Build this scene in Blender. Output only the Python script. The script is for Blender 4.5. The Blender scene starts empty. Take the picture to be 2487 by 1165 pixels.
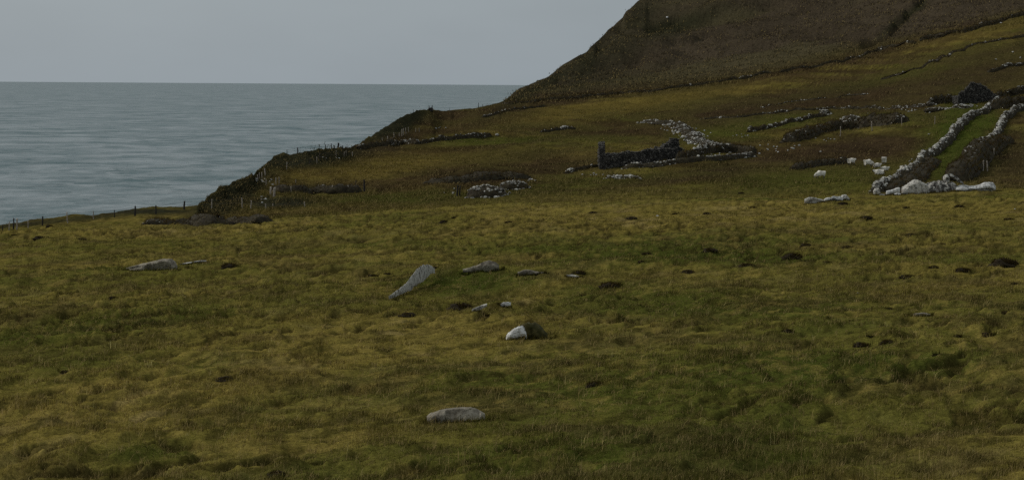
import bpy, math, random
import numpy as np
from mathutils import Matrix, Vector
RS = np.random.RandomState(7)
random.seed(7)
SC = bpy.context.scene
COL = SC.collection

# ------------------------------------------------------------------ camera
F = 5000.0
CU, CV = 1243.5, 582.5
CAM = np.array([0.0, 0.0, 60.0])
PITCH = math.atan((582.5 - 205.5) / F)
ROLL = 0.0066
f0 = np.array([0, math.cos(PITCH), -math.sin(PITCH)])
r0 = np.array([1.0, 0, 0])
u0 = np.array([0, math.sin(PITCH), math.cos(PITCH)])
RIGHT = r0 * math.cos(ROLL) + u0 * math.sin(ROLL)
UP = -r0 * math.sin(ROLL) + u0 * math.cos(ROLL)
cd = bpy.data.cameras.new("camera")
cam = bpy.data.objects.new("camera", cd)
COL.objects.link(cam)
cd.sensor_width = 36.0
cd.lens = 36.0 * F / 2487.0
cd.clip_start = 0.5
cd.clip_end = 200000.0
M = Matrix.Identity(4)
for i in range(3):
    M[i][0] = RIGHT[i]; M[i][1] = UP[i]; M[i][2] = -f0[i]; M[i][3] = CAM[i]
cam.matrix_world = M
SC.camera = cam
SC.view_settings.view_transform = 'Standard'
SC.view_settings.look = 'None'
SC.view_settings.exposure = 0.08
SC.view_settings.gamma = 1.0
SC.cycles.use_denoising = False

# ------------------------------------------------------------------ light
SUN_EL, SUN_AZ = math.radians(34), math.radians(-62)   # azimuth from +Y, negative = left
sd = bpy.data.lights.new("sun", 'SUN')
sd.energy = 1.5
sd.angle = math.radians(10)
sd.color = (1.0, 0.95, 0.87)
sun = bpy.data.objects.new("sun", sd)
COL.objects.link(sun)
sv = Vector((math.sin(SUN_AZ) * math.cos(SUN_EL), math.cos(SUN_AZ) * math.cos(SUN_EL), math.sin(SUN_EL)))
sun.rotation_euler = sv.to_track_quat('Z', 'Y').to_euler()
sun.location = (-80, 60, 160)

world = bpy.data.worlds.new("World")
SC.world = world
world.use_nodes = True
nt = world.node_tree
nt.nodes.clear()
def N(t, typ, **kw):
    n = t.nodes.new(typ)
    for k, v in kw.items():
        setattr(n, k, v)
    return n
sky = N(nt, 'ShaderNodeTexSky', sky_type='NISHITA')
sky.sun_disc = False
sky.sun_elevation = SUN_EL
sky.sun_rotation = SUN_AZ
sky.altitude = 60
sky.air_density = 1.0
sky.dust_density = 3.0
hs = N(nt, 'ShaderNodeHueSaturation')
hs.inputs['Saturation'].default_value = 0.5
tc = N(nt, 'ShaderNodeTexCoord')
sep = N(nt, 'ShaderNodeSeparateXYZ')
mp = N(nt, 'ShaderNodeMapping')
mp.inputs['Scale'].default_value = (1.0, 1.0, 3.0)
nz = N(nt, 'ShaderNodeTexNoise')
nz.inputs['Scale'].default_value = 4.0
nz.inputs['Detail'].default_value = 4.0
ramp = N(nt, 'ShaderNodeValToRGB')
ramp.color_ramp.elements[0].position = 0.0
ramp.color_ramp.elements[0].color = (2.84, 3.26, 3.56, 1)
ramp.color_ramp.elements[1].position = 0.75
ramp.color_ramp.elements[1].color = (3.9, 4.2, 4.3, 1)
e = ramp.color_ramp.elements.new(0.06)
e.color = (2.92, 3.36, 3.62, 1)
mul = N(nt, 'ShaderNodeMixRGB', blend_type='MULTIPLY')
mul.inputs[0].default_value = 1.0
mr = N(nt, 'ShaderNodeMapRange')
mr.inputs[1].default_value = 0.3; mr.inputs[2].default_value = 0.7
mr.inputs[3].default_value = 0.92; mr.inputs[4].default_value = 1.09
mix = N(nt, 'ShaderNodeMixRGB')
mix.inputs[0].default_value = 0.9
bg = N(nt, 'ShaderNodeBackground')
bg.inputs['Strength'].default_value = 0.1
out = N(nt, 'ShaderNodeOutputWorld')
L = nt.links.new
L(tc.outputs['Generated'], sep.inputs[0]); L(sep.outputs['Z'], ramp.inputs[0])
L(tc.outputs['Generated'], mp.inputs[0]); L(mp.outputs[0], nz.inputs['Vector'])
L(nz.outputs['Fac'], mr.inputs[0]); L(ramp.outputs[0], mul.inputs[1]); L(mr.outputs[0], mul.inputs[2])
L(sky.outputs[0], hs.inputs['Color']); L(hs.outputs[0], mix.inputs[1]); L(mul.outputs[0], mix.inputs[2])
L(mix.outputs[0], bg.inputs['Color']); L(bg.outputs[0], out.inputs[0])

# ------------------------------------------------------------------ numpy helpers
def lin(r, g, b, k=1.0):
    def c(x):
        x /= 255.0
        return (x / 12.92 if x <= 0.04045 else ((x + 0.055) / 1.055) ** 2.4) * k
    return np.array([c(r), c(g), c(b)])

_perm = RS.permutation(4096)
_val = RS.rand(4096)
def vnoise(x, y, seed=0):
    xi = np.floor(x).astype(np.int64); yi = np.floor(y).astype(np.int64)
    fx = x - xi; fy = y - yi
    fx = fx * fx * fx * (fx * (fx * 6 - 15) + 10); fy = fy * fy * fy * (fy * (fy * 6 - 15) + 10)
    def h(a, b):
        return _val[_perm[(_perm[(a + seed * 131) & 4095] + b) & 4095]]
    return (h(xi, yi) * (1 - fx) + h(xi + 1, yi) * fx) * (1 - fy) + (h(xi, yi + 1) * (1 - fx) + h(xi + 1, yi + 1) * fx) * fy
def fbm(x, y, oct=3, seed=0):
    s = 0; a = 1; t = 0
    for o in range(oct):
        c, sn = math.cos(0.6 * o), math.sin(0.6 * o)
        s = s + a * vnoise((x * c - y * sn) * 2 ** o + 17.3 * o, (x * sn + y * c) * 2 ** o, seed + o)
        t += a; a *= 0.5
    return s / t
def sstep(a, b, x):
    t = np.clip((x - a) / (b - a), 0, 1)
    return t * t * (3 - 2 * t)
def ray(u, v):
    u = np.asarray(u, float); v = np.asarray(v, float)
    d = f0 * F + RIGHT * (u - CU)[..., None] - UP * (v - CV)[..., None]
    return d / d[..., 1:2]
def project(P):
    d = P - CAM
    z = np.maximum(d @ f0, 1e-3)
    return CU + F * (d @ RIGHT) / z, CV - F * (d @ UP) / z

def pchip(x, y, xq):
    x = np.asarray(x, float); y = np.asarray(y, float)
    h = np.diff(x); dl = np.diff(y) / h
    d = np.zeros_like(y)
    for i in range(1, len(x) - 1):
        if dl[i - 1] * dl[i] > 0:
            w1 = 2 * h[i] + h[i - 1]; w2 = h[i] + 2 * h[i - 1]
            d[i] = (w1 + w2) / (w1 / dl[i - 1] + w2 / dl[i])
    d[0] = dl[0]; d[-1] = dl[-1]
    k = np.clip(np.searchsorted(x, xq) - 1, 0, len(h) - 1)
    t = (xq - x[k]) / h[k]
    return (y[k] * (1 + 2 * t) * (1 - t) ** 2 + h[k] * d[k] * t * (1 - t) ** 2
            + y[k + 1] * t * t * (3 - 2 * t) + h[k] * d[k + 1] * t * t * (t - 1))

# ------------------------------------------------------------------ terrain profiles
# what the land does along each line of sight: height angle against distance
def P_(s):
    return np.array([[float(a) for a in p.split(',')] for p in s.split()])
CREST = P_('-1200,600 -300,566 0,556 120,547 250,540 420,540 560,536 700,528 860,517 1000,505 1243,494 1400,489 1600,484 1900,479 2130,470 2300,460 2487,456 3600,430')
SIL = P_('-1200,690,252 -300,590,252 -60,567,252 0,555,252 30,549,252 60,542,252 105,536,252 130,532,252 175,524,252 200,523,252 222,527,252 250,518,252 300,513,252 345,506,252 400,507,252 480,505,252 487,504,253 492,495,256 500,483,260 512,470,265 530,457,270 550,449,276 570,440,282 595,431,292 612,424,300 625,415,318 634,411,326 645,401,335 660,386,345 675,374,350 690,366,352 700,370,353 706,373,354 725,369,356 745,364,360 770,361,370 800,358,388 830,359,405 852,357,425 862,355,438 885,340,448 905,328,456 930,311,464 955,297,472 975,285,480 1000,274,490 1020,266,510 1040,264,525 1060,268,540 1090,268,552 1120,265,562 1150,263,572 1185,256,590 1223,246,625 1260,217,680 1312,193,725 1331,187,735 1367,159,770 1395,143,785 1425,128,800 1435,112,815 1467,86,845 1477,71,860 1511,42,895 1518,29,900 1553,3,935 1640,-60,990 1800,-180,1120 2100,-330,1250 2300,-400,1300 2487,-450,1300 3600,-600,1350')
BASE = P_('635,413,322 660,411,330 700,405,338 745,398,344 770,392,352 800,384,366 830,376,385 860,362,425 880,357,436 905,348,446 945,336,455 980,324,466 1010,312,478 1045,288,500 1075,287,528')
KN = {
 640: '250:503 262:483 285:468 305:440 320:420',
 740: '250:500 270:485 300:455 325:430 342:405',
 860: '250:497 275:480 300:458 330:430 370:395 405:370 425:362',
 1050: '248:485 270:470 300:448 350:418 400:380 450:345 490:320 530:290 555:272',
 1225: '248:476 300:447 350:410 400:370 460:325 500:300 550:272 600:252',
 1400: '248:470 300:440 340:405 420:350 480:310 550:270 620:236 680:204 740:165',
 1555: '248:462 300:430 330:400 400:350 470:305 530:265 620:224 700:180 780:120 870:52',
 1800: '248:455 300:415 330:385 370:350 430:300 510:255 620:190 730:120 830:50 900:0 1020:-100',
 2100: '248:444 290:418 320:382 350:345 400:298 460:258 540:200 640:125 750:50 830:0 1020:-150',
 2300: '245:446 280:402 320:352 365:300 410:260 450:222 520:150 610:80 720:0 900:-150',
 2487: '245:442 280:390 320:335 365:282 410:240 450:200 520:130 620:40 680:0 850:-150',
 3600: '245:400 280:345 320:280 365:215 410:170 450:120 520:40 620:-60 680:-110 850:-280'}
KU = sorted(KN)
KL = [np.array([[float(a) for a in p.split(':')] for p in KN[k].split()]) for k in KU]
YG = np.array([250, 270, 300, 330, 365, 400, 450, 500, 550, 620, 700, 780, 880, 1020.])
KV = np.array([pchip(l[:, 0], l[:, 1], np.minimum(YG, l[-1, 0])) for l in KL])
KE = np.array([l[-1, 0] for l in KL])

us = np.concatenate([np.arange(-1100, -120, 28), np.arange(-120, 2610, 4.0), np.arange(2612, 3500, 28)])
NC = len(us)
vs_near = np.concatenate([np.geomspace(3.2, 27, 26)])
NR1, NR2, NR3 = 400, 330, 26
PY = np.zeros((NC, NR1 + NR2 + NR3)); PV = np.zeros_like(PY)
SY = np.zeros(NC); SV = np.zeros(NC)
for c, u in enumerate(us):
    t = np.clip(-(u - 1243) / 1243, -2, 2)
    vc = np.interp(u, CREST[:, 0], CREST[:, 1])
    near = [(3, 3200), (6, 2200), (10, 1790), (16, 1500), (24, 1300 + 30 * t), (33, 1168 + 34 * t), (45, 1008 + 36 * t), (60, 868 + 38 * t),
            (80, 758 + 40 * t), (108, 660 + 40 * t), (150, 0.62 * (660 + 40 * t) + 0.38 * vc - 26), (178, vc + 18), (210, vc)]
    sv_ = np.interp(u, SIL[:, 0], SIL[:, 1]); sy_ = np.interp(u, SIL[:, 0], SIL[:, 2])
    if u > 480:
        vv = np.array([np.interp(max(u, 640), KU, KV[:, k]) for k in range(len(YG))])
        ye = np.interp(max(u, 640), KU, KE)
        pts = [(y, v) for y, v in zip(YG, vv) if y < min(sy_ - 4, ye) and v > sv_ + 1]
        if BASE[0, 0] <= u <= BASE[-1, 0]:
            by = np.interp(u, BASE[:, 0], BASE[:, 2]); bv = np.interp(u, BASE[:, 0], BASE[:, 1])
            if bv > sv_ + 1:
                pts = [p for p in pts if p[0] < by - 8] + [(by, bv)]
    else:
        pts = []
    dip = [(228, vc + 5 * sstep(900, 2100, u) - (0 if u > 480 else (vc - sv_) * 0.5))]
    pts = [p for p in near] + dip + pts + [(sy_, sv_)]
    a = np.array(pts)
    yl = np.log(a[:, 0])
    # rows
    rows1 = np.concatenate([np.geomspace(3.2, 26, 24), 0 * np.zeros(NR1 - 24)])
    yy = np.geomspace(26, 210, 1500)
    vv_ = pchip(yl, a[:, 1], np.log(yy))
    vm = np.maximum.accumulate(-vv_) + np.arange(1500) * 1e-4
    rows1[24:] = np.interp(np.linspace(vm[0], vm[-1], NR1 - 24), vm, yy)
    rows2 = np.geomspace(210, sy_, NR2 + 1)[1:]
    rows2[-1] = sy_
    PY[c, :NR1] = rows1; PY[c, NR1:NR1 + NR2] = rows2
    PV[c, :NR1 + NR2] = pchip(yl, a[:, 1], np.log(PY[c, :NR1 + NR2]))
    SY[c], SV[c] = sy_, sv_
    PY[c, NR1 + NR2:] = sy_
NRV = NR1 + NR2
# even the sheet out across neighbouring lines, leaving the skyline row exact
_k = np.exp(-0.5 * (np.arange(-10, 11) / 4.0) ** 2); _k /= _k.sum()
def _sm(A):
    Z = np.pad(A, ((10, 10), (0, 0)), mode='edge')
    return sum(_k[j] * Z[j:j + NC] for j in range(21))
_wr = np.concatenate([0.0 * np.ones(NR1), 1 - sstep(.80, 1.0, np.linspace(0, 1, NR2))])[None, :]
_flat = (us > 500)[:, None] * _wr
PV[:, :NRV] = PV[:, :NRV] * (1 - _flat) + _sm(PV[:, :NRV]) * _flat
PY[:, :NRV] = PY[:, :NRV] * (1 - _flat) + _sm(PY[:, :NRV]) * _flat
_mt = (us > 1215)[:, None] * np.concatenate([np.zeros(NR1 + 90), sstep(0, 1, np.linspace(0, 1, 60)), np.ones(NR2 - 150)])[None, :] * _wr
for _ in range(7):
    PV[:, :NRV] = PV[:, :NRV] * (1 - _mt) + _sm(PV[:, :NRV]) * _mt
    PY[:, :NRV] = PY[:, :NRV] * (1 - _mt) + _sm(PY[:, :NRV]) * _mt
PW = CAM + ray(us[:, None].repeat(NRV, 1), PV[:, :NRV]) * PY[:, :NRV, None]
# far side of the skyline: the land falls away to the sea
zs = PW[:, -1, 2]
XS = PW[:, -1, 0]
tail = np.zeros((NC, NR3, 3))
tq = np.linspace(0, 1, NR3 + 1)[1:]
hgt = np.maximum(zs, 5)
run = np.where(us < 1200, 10 + hgt * 0.5, 30 + hgt * 0.9)
for r in range(NR3):
    q = tq[r]
    drop = (hgt + 8) * (0.25 * q + 0.75 * q ** 2 if True else q)
    yy = SY + run * q * 1.0
    tail[:, r, 1] = yy
    tail[:, r, 0] = XS / SY * yy
    tail[:, r, 2] = zs - drop
PW = np.concatenate([PW, tail], 1)
NR = PW.shape[1]
X, Y = PW[..., 0], PW[..., 1]
# relief: hummocks, sheep tracks, gullies
att = np.ones((NC, NR))
att[:, NR1:NRV] = 1 - 0.75 * sstep(0.9, 1.0, np.linspace(0, 1, NR2))[None, :]
att[:, NRV:] = 0.25
far = sstep(190, 260, Y)
RX, RY = X * .94 - Y * .33, X * .33 + Y * .94          # the hummocks run obliquely up the field
rgh = sstep(.30, .62, fbm(X / 12, Y / 16, 2, 21))
hum = 0.38 * (fbm(X / 7.0, Y / 9.0, 2, 3) - 0.5) + 0.30 * (fbm(RX / 1.5, RY / 2.6, 3, 11) - 0.5) * (.45 + .55 * rgh)
hum += 0.20 * (fbm(RX / .55, RY / .8, 3, 15) - 0.5)
tk = sstep(.50, .68, fbm(RX / .8, RY / 1.2, 3, 17)) * (.3 + .7 * rgh)
hum += 0.13 * tk
hum -= 0.20 * sstep(.56, .70, fbm(RX / .75 + 9, RY / 1.4, 3, 23)) * (.3 + .7 * rgh)
hill = 1.5 * (fbm(X / 26, Y / 26, 3, 31) - 0.5) + 1.1 * (fbm(X / 5, Y / 7, 3, 41) - 0.5)
mtn = sstep(600, 760, Y)
hill = hill + mtn * (7 * (fbm(X / 90 + 0.3, Y / 60, 3, 51) - 0.5) + 3.0 * (fbm(X / 13, Y / 13, 4, 61) - 0.5) + 6 * (1 - sstep(60, 5, SY[:, None] - Y)) * (sstep(.4, .62, fbm(X / 45 + .5 * Y / 45, Y / 90, 4, 63)) - .5) * sstep(-60, 60, 430 - X - 0.35 * Y))
gl = sstep(330, 420, Y) * (1 - mtn) * 0.8
zc = PW[..., 2]
ter = np.abs(((zc + 1.4 * fbm(X / 30, Y / 30, 2, 71) + 0.012 * X) / 1.7) % 1.0 - 0.5) * 2
crag = sstep(18, 2, SY[:, None] - Y) * (us < 1100)[:, None] * (us > 480)[:, None]
hill = hill + crag * 3.2 * (fbm(X / 2.6, Y / 2.6 + zc / 2.0, 3, 65) - .5)
hill = hill + gl * 0.75 * (sstep(0.2, 0.8, ter) - 0.5) * sstep(.40, .65, fbm(X / 22, Y / 22, 3, 73))
PW[..., 2] += att * ((1 - far) * hum * np.clip(Y / 30, 0.2, 1) + far * (hill + 0.25 * hum))
for (bu, bv, rx) in [(985, 705, 2.2), (1270, 815, 1.5), (1105, 1012, 1.4), (370, 655, 2.6), (470, 640, 1.5), (1165, 748, 1.2), (1226, 744, .9), (2010, 487, 3), (2040, 487, 3), (2220, 470, 3), (2280, 468, 3), (2370, 461, 4), (1170, 655, 1.6), (1290, 666, 1.4), (2235, 766, 1.2)]:
    c_ = int(np.argmin(abs(us - bu))); r_ = int(np.argmin(abs(PV[c_, :NR1] - bv)))
    p_ = PW[c_, r_].copy()
    wgt = np.exp(-(((X - p_[0]) / rx) ** 2 + ((Y - p_[1]) / (rx * 2.2)) ** 2) ** 2)
    PW[..., 2] -= wgt * att * (1 - far) * hum * .9
# named bumps  (u, v, radius x, radius y, height)
def near_index(u, v):
    c = int(np.argmin(abs(us - u)))
    pu, pv = project(PW[c, :NRV])
    mn = np.minimum.accumulate(pv)
    r = int(np.argmax(mn <= v)) if (mn <= v).any() else NRV - 1
    return c, r
for (bu, bv, rx, ry, h) in [(1140, 662, 2.2, 3.0, 0.45), (1275, 668, 2.0, 2.5, 0.25), (1310, 800, 0.7, 0.8, 0.16), (1080, 1010, 0.8, 0.6, 0.05),
                            (1330, 700, 3, 2.5, 0.35), (1262, 745, 1.6, 1.5, .22), (1165, 768, 1.6, 1.4, .15), (1480, 650, 4, 4, 0.4), (1700, 655, 6, 5, 0.3), (2330, 395, 4.5, 7, 1.2), (2160, 330, 6, 8, 0.6), (690, 492, 3.6, 4, 1.1),
                            (1180, 425, 8, 7, 1.5), (330, 660, 3, 3, 0.2)]:
    c, r = near_index(bu, bv)
    p = PW[c, r].copy()
    PW[..., 2] += h * np.exp(-((X - p[0]) / rx) ** 2 - ((Y - p[1]) / ry) ** 2)
UU, VV = project(PW)
def trench(line, wd, dep):
    a = P_(line)
    vl = np.interp(UU, a[:, 0], a[:, 1], left=-9e3, right=-9e3)
    m = np.exp(-((VV - vl) / wd) ** 2) * sstep(a[0, 0], a[0, 0] + 30, UU) * (1 - sstep(a[-1, 0] - 30, a[-1, 0], UU)) * (Y > 560)
    PW[..., 2] -= dep * m
trench('2080,112 2130,92 2160,78 2190,48 2215,20 2240,-10 2300,-60', 9, 3.2)
trench('1480,70 1560,78 1640,50 1700,30', 8, 2.0)
trench('1600,110 1700,95 1800,96 1900,70', 10, 1.4)
UU, VV = project(PW)

def place(u, v, Yfix=None):
    """world point of the first visible ground at image direction (u,v)"""
    i = int(np.clip(np.searchsorted(us, u) - 1, 0, NC - 2))
    w = (u - us[i]) / (us[i + 1] - us[i])
    P = PW[i, :NRV] * (1 - w) + PW[i + 1, :NRV] * w
    if Yfix is None:
        pv = project(P)[1]
        mn = np.minimum.accumulate(pv)
        ok = mn <= v
        r = int(np.argmax(ok)) if ok.any() else NRV - 1
        if r > 0 and mn[r - 1] > v:
            s = min(1.0, (mn[r - 1] - v) / max(mn[r - 1] - mn[r], 1e-6))
            return P[r - 1] * (1 - s) + P[r] * s
        return P[r].copy()
    return np.array([np.interp(Yfix, P[:, 1], P[:, k]) for k in range(3)])
def ground(x, y):
    return place(CU + F * x / (y * math.cos(PITCH) + 0.0), None, y)[2]

# ------------------------------------------------------------------ plant cover (colour of what grows where, shaded gaps painted in)
C_OCHRE = lin(115, 103, 50, 1.0)
C_STRAW = lin(146, 128, 84, 1.0)
C_GREEN = lin(83, 84, 36, 1.0)
C_DEEP = lin(62, 70, 27, 1.0)
C_BROWN = lin(70, 56, 40, 1.0)
C_HEATH = lin(66, 58, 46, 1.0)
C_GORSE = lin(48, 47, 33, 1.0)
# blobs: u, v, half width, half height, slope dv/du, weight
BROWN = [(1950, 245, 330, 26, -0.16, 1.0), (2300, 205, 240, 38, -0.22, 1.0), (2080, 368, 180, 28, -0.08, 1.0), (1350, 398, 130, 26, -0.05, 0.75), (1700, 425, 240, 14, -0.12, 0.85),
         (1900, 385, 130, 12, -0.1, 0.8), (1160, 428, 120, 18, 0, 1.1), (1140, 305, 150, 16, -0.17, 0.8), (1250, 262, 200, 12, -0.14, 1.0), (2450, 400, 80, 60, 0, 1.0), (2350, 400, 50, 40, 0, 1.1),
         (2250, 285, 50, 14, 0, .5), (930, 345, 130, 16, -0.2, 1.0), (1100, 285, 110, 14, -0.1, .8), (2250, 60, 200, 20, -0.25, 1.0), (2000, 150, 260, 14, -0.22, .9), (2250, 110, 120, 9, -.25, .7), (1450, 325, 160, 8, -0.1, .6),
         (1230, 350, 170, 7, -0.12, .6), (1600, 205, 380, 16, -.12, .9), (2400, 135, 150, 14, -0.25, .6), (860, 512, 120, 8, -0.05, 0.5), (560, 520, 200, 12, 0, 0.8), (780, 445, 160, 8, 0, .5),
         (150, 545, 250, 12, -.1, .6)]
GREENB = [(2330, 345, 60, 60, 0, 1.3), (2380, 300, 40, 30, 0, 1), (1850, 300, 130, 16, -0.12, 1), (1760, 325, 80, 14, 0, .9), (1960, 440, 220, 30, -0.1, .8), (2200, 285, 150, 12, 0, .7), (1220, 340, 170, 9, -0.05, .8),
          (1450, 338, 130, 10, 0, .6), (1690, 335, 60, 26, 0, .7), (960, 478, 170, 10, -.05, .9), (1500, 440, 330, 12, -.1, .6), (2150, 195, 200, 14, -.2, .7), (1150, 690, 130, 26, 0, 1.4), (1650, 610, 330, 36, 0, .7),
          (1500, 730, 330, 44, 0, 1.0), (1800, 880, 520, 200, 0, .45), (1450, 790, 220, 60, -.1, .5), (1650, 1110, 420, 80, 0, .55), (130, 850, 230, 40, 0, .9), (300, 780, 240, 30, -.1, .7), (500, 880, 140, 14, -.2, .7), (2250, 760, 260, 30, 0, .3),
          (330, 620, 220, 25, 0, .5), (700, 960, 200, 18, -.2, .5), (350, 1090, 160, 26, 0, .6)]
OCHRE = [(1500, 255, 300, 18, -0.14, 1.2), (900, 410, 230, 24, -0.12, 1.0), (2380, 80, 160, 12, -0.24, .9), (1750, 228, 180, 9, -0.16, .7), (1700, 520, 500, 30, -.03, .8), (700, 560, 600, 26, 0, .5), (350, 960, 420, 60, -.2, 1.0),
         (900, 850, 300, 50, -.1, .9), (100, 1080, 200, 60, -.1, .6), (650, 1080, 300, 40, -.2, .6), (1300, 715, 80, 16, -.3, 1), (2000, 1000, 300, 60, 0, .3), (1550, 370, 300, 10, -.06, .4), (1900, 325, 60, 10, 0, .6), (2300, 500, 260, 26, 0, .5)]
GORSE = [(560, 480, 90, 32, -0.5, 1.4), (740, 385, 130, 20, -0.1, 1.3), (960, 300, 70, 28, -0.4, 1.3), (680, 492, 70, 12, 0, 1.4), (760, 461, 110, 8, 0, 1.2), (1330, 200, 120, 12, -.55, .9), (1430, 150, 60, 40, -0.8, .8), (1500, 110, 90, 60, -.7, .6),
         (1650, 60, 100, 22, -.3, 1.0), (1560, 30, 40, 40, -.5, .6), (2200, 40, 60, 10, -.75, 1.2), (100, 540, 300, 6, -.1, .8), (330, 513, 140, 6, 0, 1.2)]
def blob(Ls, u, v):
    s = np.zeros_like(u)
    for (a, b, w, h, k, g) in Ls:
        q = ((u - a) / w) ** 2 + ((v - b - k * (u - a)) / h) ** 2
        s = np.maximum(s, g * np.exp(-np.minimum(q, 30) ** 1.3 * 0.7))
    return s
def cover(P, u, v, wob=True):
    x, y, z = P[..., 0], P[..., 1], P[..., 2]
    nb = fbm(x / 11, y / 11, 3, 81); ns = fbm(x / 2.4, y / 2.0, 3, 91)
    wide = fbm(x / 38, y / 38, 3, 101); fine = fbm(x / 0.8, y / 0.8, 2, 97)
    st = fbm(x / 40 + 3, z / 0.55 + 0.04 * x, 3, 111)
    rx, ry = x * .94 - y * .33, x * .33 + y * .94
    ns = .5 * ns + .5 * fbm(rx / 1.3, ry / 2.4, 3, 93)
    fr = sstep(200, 290, y); mt = sstep(-8, 34, np.interp(u, [1200, 1225, 1500, 1700, 1800, 1950, 2040, 2160, 2230, 2300, 2487, 3500], [252, 252, 228, 205, 188, 160, 136, 111, 98, 80, 40, -150]) - v) * sstep(1190, 1230, u) * sstep(500, 560, y)
    du = (fbm(x / 9, y / 9, 2, 121) - 0.5); 
    uw = u + du * 90; vw = v + (fbm(x / 14, y / 14, 3, 131) - 0.5) * (14 + 26 * (1 - fr))
    g = np.clip(1.5 * (nb - 0.42) + 0.9 * (ns - 0.5) + 0.35, 0, 1) * (1 - fr) + fr * np.clip(1.6 * (st - 0.5) + 1.2 * (wide - 0.5) + 0.45 + .5 * (ns - .5), 0, 1)
    g = np.clip(g + 0.75 * blob(GREENB, uw, vw) - 0.8 * blob(OCHRE, uw, vw), 0, 1)
    col = C_OCHRE * (1 - g[..., None]) + C_GREEN * g[..., None]
    dg = np.clip(blob(GREENB, uw, vw) * 1.0 + (nb - .55) * 2 - 0.35, 0, .85)[..., None]
    col = col * (1 - dg) + C_DEEP * dg
    strw = (sstep(0.54, 0.74, ns) * 0.55 * (1 - g) * (1 - fr) + 0.25 * fr * sstep(.5, .8, ns))[..., None]
    col = col * (1 - strw) + C_STRAW * strw
    br = np.clip(blob(BROWN, uw, vw) * 1.25 * fr + fr * 1.0 * sstep(0.46, 0.62, fbm(x / 50 + 7, z / 1.6 + .03 * x, 3, 141)) * .8 + (1 - fr) * 0.5 * sstep(0.52, 0.70, fbm(rx / 2.6, ry / 4.5, 3, 151)), 0, 1)
    br = br * np.clip(1 - 0.8 * blob(OCHRE, uw, vw) - .7 * blob(GREENB, uw, vw), 0, 1)
    br = np.clip(br * (0.8 + 0.6 * (ns - 0.3)), 0, 1)[..., None]
    col = col * (1 - br) + C_BROWN * br
    pit = ((1 - fr) * .72 * sstep(.555, .66, fbm(rx / .75 + 9, ry / 1.4, 3, 23)) * (.35 + .65 * sstep(.30, .62, fbm(x / 12, y / 16, 2, 21))))[..., None]  # peaty soil in the hollows, its dark also painting the shade there
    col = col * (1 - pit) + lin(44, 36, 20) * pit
    ln = (fr * .80 * sstep(.53, .64, fbm(x / 16 + 11, z / .42 + .05 * x, 3, 181)) * np.clip(1 - .5 * blob(OCHRE, uw, vw), .3, 1))[..., None]
    col = col * (1 - ln) + lin(52, 42, 28) * ln
    sp = (fr * .55 * sstep(.50, .66, fbm(x / 3.0, y / 5.0, 3, 193)))[..., None]
    col = col * (1 - sp) + lin(56, 47, 28) * sp
    bm = (fr * .8 * sstep(.40, .56, fbm(x / 24 + 2, y / 30, 3, 191)))[..., None]
    col = col * (1 - bm) + (.5 * C_BROWN + .5 * C_GREEN) * bm
    fm = (.16 * fr)[..., None]
    col = col * (1 - fm) + lin(80, 68, 40) * fm
    brk = .55 + .9 * (fbm(x / 6, z / .5 + y / 14, 3, 195) - .3)
    for BL, cc, kk in ((OCHRE, lin(112, 96, 46), .55), (GREENB, lin(76, 80, 33), .85), (BROWN, lin(58, 47, 35), .85)):
        w_ = np.clip(fr * kk * blob(BL, uw, vw) * brk, 0, .9)[..., None]
        col = col * (1 - w_) + cc * w_
    lane = np.clip(fr * blob([(2335, 330, 38, 75, 0, 1.5), (2375, 290, 40, 22, 0, 1.3), (2290, 400, 40, 40, 0, 1.2)], u, v), 0, .58)[..., None]
    col = col * (1 - lane) + lin(64, 74, 28) * lane
    # clumps: pale dead tufts and dark green ones that also paint in the shaded gaps
    ch = fbm(rx / .42, ry / .9, 3, 197)
    cp = ((1 - fr) * .40 * sstep(.56, .70, ch) * sstep(.3, .6, fbm(x / 5, y / 7, 2, 199)))[..., None]
    cdk = ((1 - fr) * .62 * sstep(.44, .33, ch))[..., None]
    col = col * (1 - cp) + lin(138, 121, 64) * cp
    col = col * (1 - cdk) + lin(56, 52, 24) * cdk
    col = col * (1 - .12 * fr)[..., None]
    mh = C_HEATH * (0.62 + 0.42 * fbm(x / 9, y / 9, 3, 161) + .55 * (fbm((x * .6 + z * .8) / 16, (x * .8 - z * .6) / 90, 3, 163) - .3))[..., None]
    gr = (0.55 * sstep(0.45, 0.7, fbm(x / 70, y / 40, 3, 171)))[..., None]
    mh = mh * (1 - gr) + lin(78, 73, 50) * gr
    mt = np.clip(mt, 0, 1)[..., None]
    col = col * (1 - mt) + mh * mt
    go = np.clip(blob(GORSE, u + du * 24, v + (ns - .5) * 8), 0, 1)[..., None]
    col = col * (1 - go) + C_GORSE * go
    col = col * (0.86 + 0.28 * fine)[..., None]
    return col

COVER = cover(PW, UU, VV)

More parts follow.
